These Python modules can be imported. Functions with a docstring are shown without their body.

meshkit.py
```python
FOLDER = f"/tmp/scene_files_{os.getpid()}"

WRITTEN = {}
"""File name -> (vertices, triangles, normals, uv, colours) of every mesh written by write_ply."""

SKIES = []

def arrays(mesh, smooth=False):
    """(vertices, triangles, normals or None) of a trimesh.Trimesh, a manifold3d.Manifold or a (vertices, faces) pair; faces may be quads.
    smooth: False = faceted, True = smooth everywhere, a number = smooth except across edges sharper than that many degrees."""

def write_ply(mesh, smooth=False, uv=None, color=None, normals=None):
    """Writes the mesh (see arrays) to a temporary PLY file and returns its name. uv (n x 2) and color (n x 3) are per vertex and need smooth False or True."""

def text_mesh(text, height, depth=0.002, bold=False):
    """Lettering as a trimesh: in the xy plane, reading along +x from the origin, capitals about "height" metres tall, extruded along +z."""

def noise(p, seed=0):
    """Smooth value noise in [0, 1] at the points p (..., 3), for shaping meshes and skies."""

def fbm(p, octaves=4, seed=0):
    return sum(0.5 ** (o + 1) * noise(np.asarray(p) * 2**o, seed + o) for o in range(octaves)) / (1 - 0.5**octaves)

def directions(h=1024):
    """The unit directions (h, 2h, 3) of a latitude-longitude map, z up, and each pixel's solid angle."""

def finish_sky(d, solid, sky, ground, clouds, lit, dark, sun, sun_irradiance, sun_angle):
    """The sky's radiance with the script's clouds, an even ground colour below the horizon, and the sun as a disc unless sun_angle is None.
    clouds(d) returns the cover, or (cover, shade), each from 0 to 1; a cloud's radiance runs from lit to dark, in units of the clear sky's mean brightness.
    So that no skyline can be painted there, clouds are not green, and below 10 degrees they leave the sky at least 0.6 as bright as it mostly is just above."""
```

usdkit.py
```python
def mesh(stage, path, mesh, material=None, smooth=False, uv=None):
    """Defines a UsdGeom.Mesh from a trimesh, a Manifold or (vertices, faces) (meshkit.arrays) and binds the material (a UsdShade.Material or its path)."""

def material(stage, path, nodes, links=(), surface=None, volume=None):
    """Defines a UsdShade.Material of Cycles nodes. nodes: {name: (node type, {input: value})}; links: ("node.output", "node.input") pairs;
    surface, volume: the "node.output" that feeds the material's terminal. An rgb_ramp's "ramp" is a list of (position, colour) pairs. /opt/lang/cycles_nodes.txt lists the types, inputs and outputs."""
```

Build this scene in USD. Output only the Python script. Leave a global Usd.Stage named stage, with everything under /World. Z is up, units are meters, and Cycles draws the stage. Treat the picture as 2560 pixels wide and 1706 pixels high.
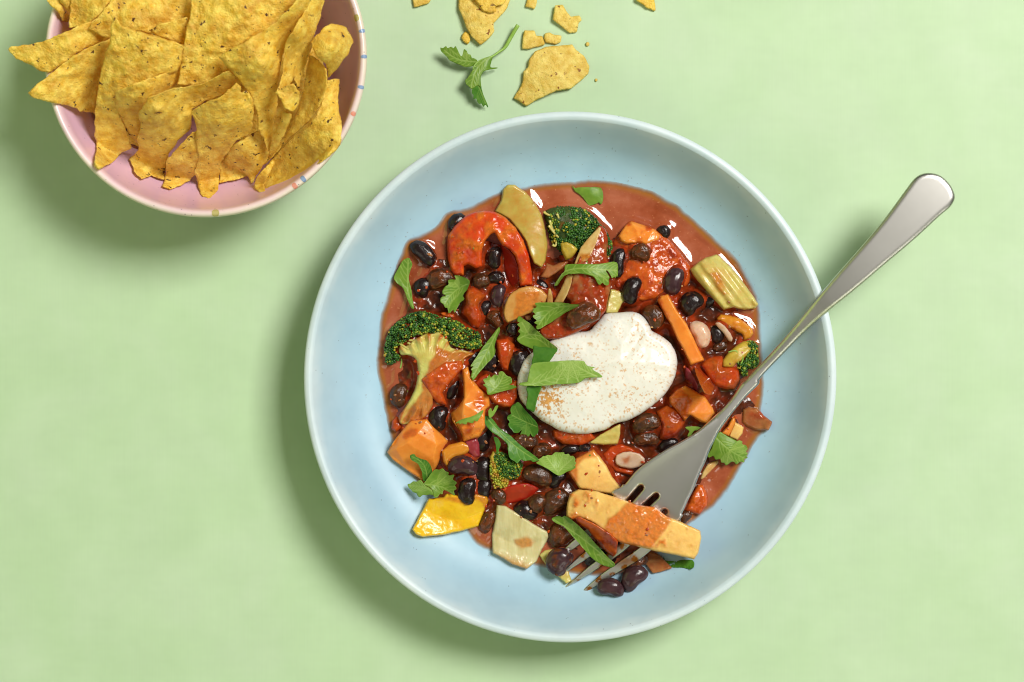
import math, numpy as np, trimesh, shapely, usdkit
from meshkit import noise, fbm
from scipy.spatial import Delaunay, cKDTree
from scipy.interpolate import RBFInterpolator, LinearNDInterpolator
from scipy import ndimage
from shapely.geometry import Polygon, LineString
from pxr import Usd, UsdGeom, UsdLux, UsdShade, Gf, Sdf, Vt

stage = Usd.Stage.CreateInMemory()
UsdGeom.SetStageUpAxis(stage, UsdGeom.Tokens.z)
UsdGeom.SetStageMetersPerUnit(stage, 1.0)
UsdGeom.Xform.Define(stage, '/World')
UsdGeom.Scope.Define(stage, '/World/Looks')

# ------------------------------------------------------------------ camera, looking straight down on the table
CAM_H = 1.10
PX = 0.00017                    # metres of table top per pixel of the photograph
cam = UsdGeom.Camera.Define(stage, '/World/camera')
cam.AddTranslateOp().Set(Gf.Vec3d(0, 0, CAM_H))
cam.CreateHorizontalApertureAttr(36.0)
cam.CreateVerticalApertureAttr(36.0 * 1706 / 2560)
cam.CreateFocalLengthAttr(36.0 * CAM_H / (2560 * PX))
cam.CreateClippingRangeAttr(Gf.Vec2f(0.05, 20))
cam.CreateExposureAttr(0.0)
cam.CreateFStopAttr(11.0)
cam.CreateFocusDistanceAttr(CAM_H - 0.022)

# ------------------------------------------------------------------ studio lamps: a softbox up to the right, a wide dim scrim above
def rect_light(name, at, aim, w, h, intensity, color):
    l = UsdLux.RectLight.Define(stage, '/World/' + name)
    l.CreateWidthAttr(w); l.CreateHeightAttr(h)
    l.CreateIntensityAttr(intensity); l.CreateColorAttr(Gf.Vec3f(*color))
    m = Gf.Matrix4d().SetLookAt(Gf.Vec3d(*at), Gf.Vec3d(*aim), Gf.Vec3d(0, 1, 0.01)).GetInverse()
    l.AddTransformOp().Set(m)
    return l

KEY_AZ, KEY_EL, KEY_D = math.radians(38), math.radians(55), 2.8
key_at = (KEY_D * math.cos(KEY_EL) * math.cos(KEY_AZ), KEY_D * math.cos(KEY_EL) * math.sin(KEY_AZ), KEY_D * math.sin(KEY_EL))
rect_light('softbox', key_at, (0, 0, 0), 0.92, 0.92, 35.5, (1.0, 0.965, 0.91))
rect_light('overhead_scrim', (0, 0, 2.6), (0, 0, 0), 4.4, 4.4, 0.15, (1.0, 0.97, 0.85))
rect_light('fill_panel', (-1.0, -0.85, 1.3), (0, 0, 0), 0.8, 0.8, 1.7, (1.0, 0.98, 0.80))
rect_light('left_bounce', (-1.7, 0.55, 1.05), (0, 0, 0), 1.7, 1.5, 0.85, (0.92, 1.12, 0.34))
rect_light('front_bounce', (0.45, -1.7, 1.05), (0, 0, 0), 1.7, 1.5, 0.66, (0.92, 1.12, 0.34))
rect_light('strip_lamp', (1.0, -1.05, 1.15), (0, 0, 0), 1.1, 0.28, 3.6, (1.0, 0.97, 0.90))

# ------------------------------------------------------------------ helpers
used = {}
def numbered(name, parent='/World'):
    k = (parent, name)
    n = used.get(k, 0); used[k] = n + 1
    return f'{parent}/{name}' if n == 0 else f'{parent}/{name}_{n:03d}'

def tag(prim, label=None, cat=None, group=None, kind=None):
    for k, v in (('label', label), ('category', cat), ('group', group), ('kind', kind)):
        if v:
            prim.SetCustomDataByKey(k, v)

def thing(name, at, label, cat, group=None):
    x = UsdGeom.Xform.Define(stage, numbered(name))
    x.AddTranslateOp().Set(Gf.Vec3d(*map(float, at)))
    tag(x.GetPrim(), label, cat, group)
    x.at = np.array(at, float)
    x.prim = x.GetPrim()
    return x

def put(name, mesh, mat, parent=None, label=None, cat=None, group=None, kind=None, smooth=True, attrs=None):
    """One Mesh prim, points given in world coordinates; attrs are per-vertex floats for the material."""
    v, f = np.asarray(mesh[0], float), np.asarray(mesh[1], int)
    if parent is None:
        at = np.array([*((v[:, :2].min(0) + v[:, :2].max(0)) / 2), v[:, 2].min()])
        path = numbered(name)
    else:
        at = parent.at
        path = numbered(name, str(parent.prim.GetPath()))
    m = usdkit.mesh(stage, path, (v - at, f), mat, smooth=smooth)
    for k, a in (attrs or {}).items():
        pv = UsdGeom.PrimvarsAPI(m).CreatePrimvar(k, Sdf.ValueTypeNames.FloatArray, 'vertex')
        pv.Set(Vt.FloatArray.FromNumpy(np.asarray(a, np.float32)))
    if parent is None:
        m.AddTranslateOp().Set(Gf.Vec3d(*map(float, at)))
    m.at, m.prim = at, m.GetPrim()
    tag(m.prim, label, cat, group, kind)
    return m

# views of the photograph that points are read from: (left, top, photograph pixels per unit)
VIEW = {'S': (0, 0, 1.0), 'D': (0, 0, 1.08798), 1: (0, 0, .35714), 2: (430, 0, .35714), 3: (1000, 0, .28049), 4: (930, 440, .22958), 5: (1350, 440, .2551),
        6: (930, 740, .25515), 7: (1350, 740, .2551), 8: (950, 1040, .26781), 9: (1350, 1040, .31881), 10: (1750, 400, .38272), 11: (1120, 620, .14032),
        12: (1130, 1080, .15945), 13: (1600, 720, .17857), 14: (1560, 960, .23599), 15: (740, 280, .2805), 16: (1450, 1350, .34), 17: (940, 720, .16582),
        18: (1330, 480, .17857), 19: (1180, 940, .15306), 20: (1360, 1220, .1913)}
def G(view, pts):
    """Points of a view -> metres on the table plane below them."""
    ox, oy, s = VIEW[view]
    p = np.asarray(pts, float).reshape(-1, np.shape(pts)[-1])
    return np.stack([(ox + p[:, 0] * s - 1280) * PX, (853 - oy - p[:, 1] * s) * PX], 1)
def W(g, z):
    """The point of height z seen above table point g."""
    z = np.broadcast_to(z, (len(g),))
    return np.column_stack([g * (1 - z / CAM_H)[:, None], z])

MM = 0.001
def sstep(x):
    x = np.clip(x, 0, 1)
    return x * x * (3 - 2 * x)
def n3(g, wl, seed=0, z=0.0):
    """Smooth noise from -1 to 1 of wavelength wl metres."""
    p = np.column_stack([g / wl, np.broadcast_to(np.asarray(z) / wl, (len(g),))])
    return 2 * fbm(p + 17.3, 2, seed) - 1

def chaikin(p, n):
    for _ in range(n):
        q = np.roll(p, -1, 0)
        p = np.stack([.75 * p + .25 * q, .25 * p + .75 * q], 1).reshape(-1, 2)
    return p

def soften(p, k):
    """Outline with slightly rounded corners (k = 1) or a smooth closed curve through its points (k = 2)."""
    if k == 2:
        q = np.vstack([p[-2:], p, p[:3]])
        t = np.linspace(0, 1, 5)[:-1][:, None]
        out = []
        for i in range(2, len(p) + 2):
            a, b, c, d = q[i - 1], q[i], q[i + 1], q[i + 2]
            out.append(.5 * (2 * b + (c - a) * t + (2 * a - 5 * b + 4 * c - d) * t ** 2 + (3 * b - a - 3 * c + d) * t ** 3))
        return np.vstack(out)
    if k == 1:
        r = .4e-3
        q = Polygon(p).buffer(0).buffer(r * .6).buffer(-r * 1.6).buffer(r)
        q = max(getattr(q, 'geoms', [q]), key=lambda x: x.area)
        return np.array(q.exterior.coords)[:-1]
    return p

def resample(p, sp):
    ring = LineString(np.vstack([p, p[:1]]))
    n = max(6, int(round(ring.length / sp)))
    return np.array([ring.interpolate(t, normalized=True).coords[0] for t in np.arange(n) / n])

def mesh_area(poly, sp, er, ragged=0.0, seed=0):
    """Triangulates a polygon: boundary, rings along the rounded edge, hexagonal grid inside. Returns points, triangles, distance to the edge, number of boundary points."""
    b = resample(poly, sp)
    if ragged:
        t = np.roll(b, -1, 0) - np.roll(b, 1, 0)
        nrm = np.column_stack([t[:, 1], -t[:, 0]]) / (np.linalg.norm(t, axis=1)[:, None] + 1e-12)
        b = b + nrm * (ragged * (n3(b, 2.2e-3, seed) + .7 * n3(b, .9e-3, seed + 5)))[:, None]
    pg = Polygon(b)
    if not pg.is_valid:
        pg = pg.buffer(0)
        if pg.geom_type != 'Polygon':
            pg = max(pg.geoms, key=lambda q: q.area)
        b = resample(np.array(pg.exterior.coords)[:-1], sp); pg = Polygon(b)
    pts = [b]
    for d in ([er * .1, er * .32, er * .62] if er > sp * .8 else [er * .35]):
        q = pg.buffer(-d)
        for q in getattr(q, 'geoms', [q]):
            if not q.is_empty and q.exterior.length > 3 * sp:
                pts.append(resample(np.array(q.exterior.coords)[:-1], sp))
    x0, y0, x1, y1 = pg.bounds
    gx, gy = np.meshgrid(np.arange(x0, x1, sp), np.arange(y0, y1, sp * .866))
    gx = gx + (np.arange(gx.shape[0]) % 2)[:, None] * sp / 2
    h = np.column_stack([gx.ravel(), gy.ravel()])
    h = h + np.random.default_rng(seed).uniform(-.12, .12, h.shape) * sp
    inner = pg.buffer(-max(er * .8, sp * .45))
    if not inner.is_empty:
        pts.append(h[shapely.contains_xy(inner, h[:, 0], h[:, 1])])
    p = np.vstack(pts)
    tri = Delaunay(p).simplices
    c = p[tri].mean(1)
    tri = tri[shapely.contains_xy(pg, c[:, 0], c[:, 1])]
    a = p[tri]
    s = (a[:, 1, 0] - a[:, 0, 0]) * (a[:, 2, 1] - a[:, 0, 1]) - (a[:, 1, 1] - a[:, 0, 1]) * (a[:, 2, 0] - a[:, 0, 0])
    tri[s < 0] = tri[s < 0][:, ::-1]
    tri = tri[np.abs(s) > 1e-14]
    d = np.zeros(len(p))
    d[len(b):] = shapely.distance(shapely.points(p[len(b):]), pg.exterior)
    return p, tri, d, len(b), pg

# height map of what already lies in the plate, over the table plane: pieces added later rest on it
HC = 0.5e-3
HX0, HY0, HN = -0.13, -0.15, 560
HM = np.zeros((HN, HN))
def hm_index(g):
    return np.clip(((g[:, 1] - HY0) / HC).astype(int), 0, HN - 1), np.clip(((g[:, 0] - HX0) / HC).astype(int), 0, HN - 1)
def hm_add(g, z):
    t = np.zeros_like(HM)
    np.maximum.at(t, hm_index(g), z)
    t = np.where(t > 0, t, ndimage.grey_dilation(t, 3))
    np.maximum(HM, t, out=HM)
def hm_under(pg):
    x0, y0, x1, y1 = pg.bounds
    gx, gy = np.meshgrid(np.arange(x0, x1, HC), np.arange(y0, y1, HC))
    g = np.column_stack([gx.ravel(), gy.ravel()])
    g = g[shapely.contains_xy(pg, g[:, 0], g[:, 1])]
    if len(g) == 0:
        g = np.array([[(x0 + x1) / 2, (y0 + y1) / 2]])
    return g, HM[hm_index(g)]

def surface(view, ctrl, linear=False):
    """Height function through control points (x, y, z in mm) of a view."""
    c = np.asarray(ctrl, float)
    g = G(view, c[:, :2]); z = c[:, 2] * MM
    if len(c) == 1:
        return lambda q: np.full(len(q), z[0])
    if linear:
        f = LinearNDInterpolator(g, z); rb = RBFInterpolator(g, z, kernel='linear')
        return lambda q: np.where(np.isnan(f(q)), rb(q), f(q))
    if len(c) < 4:
        A = np.column_stack([g, np.ones(len(g))]); k = np.linalg.lstsq(A, z, rcond=None)[0]
        return lambda q: np.column_stack([q, np.ones(len(q))]) @ k
    rb = RBFInterpolator(g, z, kernel='thin_plate_spline', smoothing=1e-9)
    return lambda q: rb(q)

seeds = iter(range(11, 100000, 7))
def slab(view, poly, th, er, zf=None, q=50, sink=0.0, tilt=.5, smooth=1, sp=.5, ragged=0.0, bumps=((.18, 2.2), (.08, .9)), both=False, dome=0.0, sauce=0.0, sauce_poly=None, extra=None, hm=True, thick=.55, area=None, smap=None, clamp=True, soft=.26):
    """A piece with a traced outline, thickness th (mm), edges rounded over er (mm), resting on what is under it unless zf gives its base height.
    Returns (vertices, triangles), attributes and the top height function's samples."""
    seed = next(seeds)
    g0 = G(view, poly)
    g0 = soften(g0, smooth)
    ragged = ragged or (.14 if hm and smooth else 0)
    sp, er, th = sp * MM, er * MM, th * MM
    g, tri, d, nb, pg = mesh_area(g0, sp, er, ragged * MM, seed)
    if area is not None:
        d = shapely.distance(shapely.points(g), area.exterior)
    if zf is None:
        hg, hz = hm_under(pg)
        z0 = np.percentile(hz, q)
        c = hg.mean(0)
        if tilt and len(hg) > 30:
            A = np.column_stack([hg - c, np.ones(len(hg))])
            k = np.linalg.lstsq(A, hz, rcond=None)[0][:2]
            m = np.linalg.norm(k)
            k = k * tilt * min(1, .45 / (m + 1e-9))
        else:
            k = np.zeros(2)
        zc = z0 - sink * MM + (g - c) @ k
    else:
        zc = zf(g)
    if hm and clamp:
        zc = np.maximum(zc, HM0[hm_index(g)] - .3 * MM)
    e = 1 - np.sqrt(np.clip(1 - (1 - np.clip(d / er, 0, 1)) ** 2, 0, 1))
    up = th * (1 - .5 * e) + dome * MM * sstep(d / max(d.max(), 1e-9))
    w = np.clip(d / (er + 1e-9), 0, 1)
    nz = np.zeros(len(g))
    for i, (a, wl) in enumerate(bumps):
        nz += a * MM * n3(g, wl * MM, seed + i)
    s = np.zeros(len(g))
    if sauce:
        s = sstep((fbm(np.column_stack([g / 4.5e-3, np.full(len(g), seed * .37)]), 3, seed) - (1.02 - sauce)) / soft + .5)
    if sauce_poly is not None:
        sp_ = Polygon(soften(G(view, sauce_poly), 2)).buffer(0)
        q_ = g + np.column_stack([n3(g, 4e-3, seed + 31), n3(g, 4e-3, seed + 32)]) * 2.1e-3
        inside = shapely.contains_xy(sp_, q_[:, 0], q_[:, 1])
        dd = shapely.distance(shapely.points(q_), sp_.exterior)
        s = np.maximum(s, sstep(np.where(inside, dd, -dd) / 1.6e-3 + .4) * (.8 + .2 * n3(g, 3e-3, seed + 33)))
    if smap is not None:
        s = np.maximum(s, smap(g))
    sb = s * thick * MM * (.7 + .5 * n3(g, 1.8e-3, seed + 9) + .45 * n3(g, .85e-3, seed + 10))
    ex = extra(g, d) if extra is not None else 0.0
    top = zc + up + w * (nz + sb) + w * ex
    bot = zc + th * .5 * e + (w * (nz + ex) if both else 0)
    top[:nb] = bot[:nb] = zc[:nb] + th * .5
    vt = W(g, top)
    vb = np.column_stack([vt[:, :2], bot])
    idx = np.arange(len(g)); low = np.where(idx < nb, idx, idx + len(g) - nb)
    v = np.vstack([vt, vb[nb:]])
    f = np.vstack([tri, low[tri][:, ::-1]])
    if hm:
        hm_add(g, top)
    at = {'sauce': np.concatenate([s, s[nb:]])}
    return (v, f), at, (g, top, pg)

def tube(pts, radii, sides=8, flat=1.0):
    """Closed tapered tube along world points."""
    p = np.asarray(pts, float); n = len(p)
    r = np.broadcast_to(np.asarray(radii, float), (n,))
    t = np.gradient(p, axis=0); t /= np.linalg.norm(t, axis=1)[:, None]
    up = np.array([0, 0, 1.0])
    a = np.cross(t, up); a /= np.linalg.norm(a, axis=1)[:, None] + 1e-12
    b = np.cross(a, t)
    an = np.arange(sides) * 2 * np.pi / sides
    v = p[:, None] + r[:, None, None] * (np.cos(an)[None, :, None] * a[:, None] + flat * np.sin(an)[None, :, None] * b[:, None])
    v = v.reshape(-1, 3)
    f = []
    for i in range(n - 1):
        for k in range(sides):
            k2 = (k + 1) % sides
            f += [[i * sides + k, i * sides + k2, (i + 1) * sides + k2], [i * sides + k, (i + 1) * sides + k2, (i + 1) * sides + k]]
    v = np.vstack([v, p[:1], p[-1:]])
    for k in range(sides):
        k2 = (k + 1) % sides
        f += [[n * sides, k2, k], [n * sides + 1, (n - 1) * sides + k, (n - 1) * sides + k2]]
    return v, np.array(f)[:, ::-1]

def join(parts):
    vs, fs, n = [], [], 0
    for v, f in parts:
        vs.append(v); fs.append(np.asarray(f) + n); n += len(v)
    return np.vstack(vs), np.vstack(fs)

def spline(pts, n):
    """Smooth curve through points."""
    p = np.asarray(pts, float)
    t = np.concatenate([[0], np.cumsum(np.linalg.norm(np.diff(p, axis=0), axis=1))]); t /= t[-1]
    from scipy.interpolate import PchipInterpolator
    return PchipInterpolator(t, p)(np.linspace(0, 1, n))

def lathe(profile, centre, n=180, wob=0.0):
    pr = np.asarray(profile, float)
    a = np.arange(n) * 2 * np.pi / n
    k = 1 + wob * np.sin(2 * a + .6) + wob * .5 * np.sin(3 * a + 2)
    x = pr[:, 0][:, None] * np.cos(a) * k; y = pr[:, 0][:, None] * np.sin(a) * k
    z = np.broadcast_to(pr[:, 1][:, None], x.shape)
    v = np.stack([x + centre[0], y + centre[1], z], -1).reshape(-1, 3)
    m = len(pr); f = []
    i = np.arange(m - 1)[:, None]; j = np.arange(n)[None, :]; j2 = (j + 1) % n
    A, B, C, D = i * n + j, i * n + j2, (i + 1) * n + j2, (i + 1) * n + j
    f = np.vstack([np.stack([A, B, C], -1).reshape(-1, 3), np.stack([A, C, D], -1).reshape(-1, 3)])
    return v, f[:, ::-1]

# ------------------------------------------------------------------ materials
def mat(name, c1, c2=None, wl=4.0, rough=.4, bump=0.0, bump_wl=.7, coat=0.0, sss=0.0, sss_r=(1, .4, .15), sauce=None, metallic=0.0, spec=.36, speck=None, stretch=None, extra_nodes=None, extra_links=None, base=None, sheen=0.0, rough_sauce=.18, translucent=0.0, stain=None, vein=None, detail=4.0):
    """Procedural material. c1, c2: two linear tones mixed by noise of wavelength wl mm; sauce: colour under the mesh's sauce attribute; speck: (colour, wavelength mm, threshold)."""
    N, L = {}, []
    N['geo'] = ('geometry', {})
    src = 'geo.position'
    if stretch:
        N['map'] = ('mapping', {'mapping_type': 'point', 'rotation': (0, 0, stretch[0]), 'scale': (1, stretch[1], 1)})
        L.append(('geo.position', 'map.vector')); src = 'map.vector'
    N['n'] = ('noise_texture', {'scale': 1000 / wl, 'detail': detail, 'roughness': .6})
    L.append((src, 'n.vector'))
    c2 = c2 or c1
    N['r'] = ('rgb_ramp', {'ramp': [(.3, c1), (.7, c2)]})
    L.append(('n.fac', 'r.fac'))
    col = 'r.color'
    if extra_nodes:
        N.update(extra_nodes); L += extra_links; col = base
    if stain:
        N['on'] = ('noise_texture', {'scale': 1000 / 6.5, 'detail': 5.0, 'roughness': .62})
        N['om'] = ('map_range', {'from_min': .40, 'from_max': .68, 'to_min': 0, 'to_max': stain[1], 'clamp': True})
        N['ox'] = ('mix_color', {'blend_type': 'mix', 'b': stain[0]})
        L += [('geo.position', 'on.vector'), ('on.fac', 'om.value'), (col, 'ox.a'), ('om.result', 'ox.fac')]; col = 'ox.result'
    if vein:
        N['va'] = ('attribute', {'attribute': 'vein'})
        N['vx'] = ('mix_color', {'blend_type': 'mix', 'b': vein})
        L += [(col, 'vx.a'), ('va.fac', 'vx.fac')]; col = 'vx.result'
    if speck:
        sc, swl, th = speck
        N['sn'] = ('noise_texture', {'scale': 1000 / swl, 'detail': 3.0, 'roughness': .65})
        L.append(('geo.position', 'sn.vector'))
        N['sm'] = ('map_range', {'from_min': th, 'from_max': th + .05, 'to_min': 0, 'to_max': 1, 'clamp': True})
        L.append(('sn.fac', 'sm.value'))
        N['smix'] = ('mix_color', {'blend_type': 'mix', 'b': sc})
        L += [(col, 'smix.a'), ('sm.result', 'smix.fac')]; col = 'smix.result'
    N['p'] = ('principled_bsdf', {'roughness': rough, 'metallic': metallic, 'coat_weight': coat, 'coat_roughness': .08, 'specular_ior_level': spec})
    if sauce:
        N['at'] = ('attribute', {'attribute': 'sauce'})
        N['sr'] = ('rgb_ramp', {'ramp': [(.3, tuple(x * .7 for x in sauce)), (.72, tuple(min(1, x * 1.25) for x in sauce))]})
        N['sn2'] = ('noise_texture', {'scale': 1000 / 1.8, 'detail': 4.0, 'roughness': .6})
        L += [('geo.position', 'sn2.vector'), ('sn2.fac', 'sr.fac')]
        N['mx'] = ('mix_color', {'blend_type': 'mix'})
        L += [(col, 'mx.a'), ('sr.color', 'mx.b'), ('at.fac', 'mx.fac')]; col = 'mx.result'
        N['mr'] = ('map_range', {'from_min': 0, 'from_max': 1, 'to_min': rough, 'to_max': rough_sauce, 'clamp': True})
        L += [('at.fac', 'mr.value'), ('mr.result', 'p.roughness')]
    L.append((col, 'p.base_color'))
    if sss:
        N['p'][1].update({'subsurface_weight': sss, 'subsurface_scale': .0018, 'subsurface_radius': sss_r})
    if bump:
        N['bn'] = ('noise_texture', {'scale': 1000 / bump_wl, 'detail': 3.0, 'roughness': .6})
        N['b'] = ('bump', {'strength': 1.0, 'distance': bump * MM})
        L += [(src, 'bn.vector'), ('bn.fac', 'b.height'), ('b.normal', 'p.normal')]
        if coat:
            L.append(('b.normal', 'p.coat_normal'))
    out = 'p.BSDF'
    if translucent:
        N['t'] = ('translucent_bsdf', {})
        N['tm'] = ('mix_color', {'blend_type': 'multiply', 'fac': 1.0, 'b': (1.4, 1.3, .5)})
        N['mc'] = ('mix_closure', {'fac': translucent})
        L += [(col, 'tm.a'), ('tm.result', 't.color'), ('p.BSDF', 'mc.closure1'), ('t.BSDF', 'mc.closure2')]
        out = 'mc.closure'
    return usdkit.material(stage, '/World/Looks/' + name, N, L, surface=out)

RED = (.31, .034, .006)
ORANGE = (.46, .085, .008)
BROWN = (.12, .030, .007)
M = {}
# painted table top: uneven pale green wash over a fine brushed weave
def table_mat():
    N = {'geo': ('geometry', {}),
         'n1': ('noise_texture', {'scale': 24.0, 'detail': 5.0, 'roughness': .62, 'distortion': .4}),
         'r1': ('rgb_ramp', {'ramp': [(.28, (.415, .576, .345)), (.5, (.434, .588, .368)), (.72, (.458, .600, .398))]}),
         'mv': ('mapping', {'mapping_type': 'point', 'scale': (1500, 30, 1)}),
         'nv': ('noise_texture', {'scale': 1.0, 'detail': 3.0, 'roughness': .6}),
         'mh': ('mapping', {'mapping_type': 'point', 'scale': (60, 260, 1)}),
         'nh': ('noise_texture', {'scale': 1.0, 'detail': 3.0, 'roughness': .6}),
         'ad': ('math', {'math_type': 'add'}),
         'mr': ('map_range', {'from_min': .7, 'from_max': 1.3, 'to_min': .984, 'to_max': 1.016, 'clamp': True}),
         'mx': ('mix_color', {'blend_type': 'multiply', 'fac': 1.0}),
         'n2': ('noise_texture', {'scale': 42.0, 'detail': 4.0, 'roughness': .6}),
         'r2': ('map_range', {'from_min': .35, 'from_max': .65, 'to_min': .975, 'to_max': 1.025, 'clamp': True}),
         'mx2': ('mix_color', {'blend_type': 'multiply', 'fac': 1.0}),
         'b': ('bump', {'strength': .4, 'distance': .00004}),
         'p': ('principled_bsdf', {'roughness': .52, 'specular_ior_level': .65})}
    L = [('geo.position', 'n1.vector'), ('n1.fac', 'r1.fac'), ('geo.position', 'mv.vector'), ('mv.vector', 'nv.vector'), ('geo.position', 'mh.vector'), ('mh.vector', 'nh.vector'),
         ('nv.fac', 'ad.value1'), ('nh.fac', 'ad.value2'), ('ad.value', 'mr.value'), ('r1.color', 'mx.a'), ('mr.result', 'mx.b'),
         ('geo.position', 'n2.vector'), ('n2.fac', 'r2.value'), ('mx.result', 'mx2.a'), ('r2.result', 'mx2.b'), ('mx2.result', 'p.base_color'),
         ('ad.value', 'b.height'), ('b.normal', 'p.normal')]
    return usdkit.material(stage, '/World/Looks/painted_table', N, L, surface='p.BSDF')
M['table'] = table_mat()

# glaze whose tone changes with the distance from the dish's axis (object space)
def glaze(name, ramp, rmax, speck_col, speck_th, rough, mottled, coat=0.0):
    N = {'tc': ('texture_coordinate', {}), 'xyz': ('separate_xyz', {}), 'cx': ('combine_xyz', {'z': 0.0}), 'len': ('vector_math', {'vector_math_type': 'length', 'math_type': 'length'}),
         'dv': ('math', {'math_type': 'divide', 'value2': rmax}),
         'nd': ('noise_texture', {'scale': 55.0, 'detail': 3.0}), 'na': ('map_range', {'from_min': .3, 'from_max': .7, 'to_min': -.012, 'to_max': .012}),
         'ad': ('math', {'math_type': 'add'}), 'r': ('rgb_ramp', {'ramp': ramp}),
         'n2': ('noise_texture', {'scale': 38.0, 'detail': 5.0, 'roughness': .6}), 'r2': ('rgb_ramp', {'ramp': mottled}),
         'mm': ('mix_color', {'blend_type': 'multiply', 'fac': 1.0}),
         'v': ('voronoi_texture', {'scale': 420.0}), 'vm': ('map_range', {'from_min': .05, 'from_max': .15, 'to_min': 1, 'to_max': 0, 'clamp': True}),
         'nk': ('noise_texture', {'scale': 190.0, 'detail': 1.0}), 'nkm': ('map_range', {'from_min': speck_th, 'from_max': speck_th + .03, 'to_min': 0, 'to_max': .8, 'clamp': True}),
         'ml': ('math', {'math_type': 'multiply'}), 'ms': ('mix_color', {'blend_type': 'mix', 'b': speck_col}),
         'p': ('principled_bsdf', {'roughness': rough, 'coat_weight': coat, 'coat_roughness': .15, 'specular_ior_level': .45})}
    N['len'] = ('vector_math', {'math_type': 'length'})
    L = [('tc.object', 'xyz.vector'), ('xyz.x', 'cx.x'), ('xyz.y', 'cx.y'), ('cx.vector', 'len.vector1'), ('len.value', 'dv.value1'), ('tc.object', 'nd.vector'), ('nd.fac', 'na.value'),
         ('dv.value', 'ad.value1'), ('na.result', 'ad.value2'), ('ad.value', 'r.fac'), ('tc.object', 'n2.vector'), ('n2.fac', 'r2.fac'), ('r.color', 'mm.a'), ('r2.color', 'mm.b'),
         ('tc.object', 'v.vector'), ('v.distance', 'vm.value'), ('tc.object', 'nk.vector'), ('nk.fac', 'nkm.value'), ('vm.result', 'ml.value1'), ('nkm.result', 'ml.value2'),
         ('ml.value', 'ms.fac'), ('mm.result', 'ms.a'), ('ms.result', 'p.base_color')]
    return usdkit.material(stage, '/World/Looks/' + name, N, L, surface='p.BSDF')
M['blue_glaze'] = glaze('pale_blue_glaze', [(0, (.315, .505, .645)), (.72, (.315, .505, .645)), (.86, (.335, .505, .625)), (.94, (.39, .54, .63)), (.972, (.53, .64, .69)), (1, (.60, .69, .73))], .1099, (.16, .2, .24),   .60, .43, [(.3, (.90, .91, .92)), (.5, (1.0, 1.0, 1.0)), (.7, (1.09, 1.06, 1.04))])
M['pink_glaze'] = glaze('speckled_pink_glaze', [(0, (.62, .39, .52)), (.93, (.66, .43, .56)), (.965, (.76, .58, .60)), (.99, (.74, .66, .56)), (1, (.72, .62, .50))], .0656, (.10, .05, .10), .50, .26, [(.3, (.9, .88, .92)), (.7, (1.06, 1.06, 1.03))])

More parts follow.
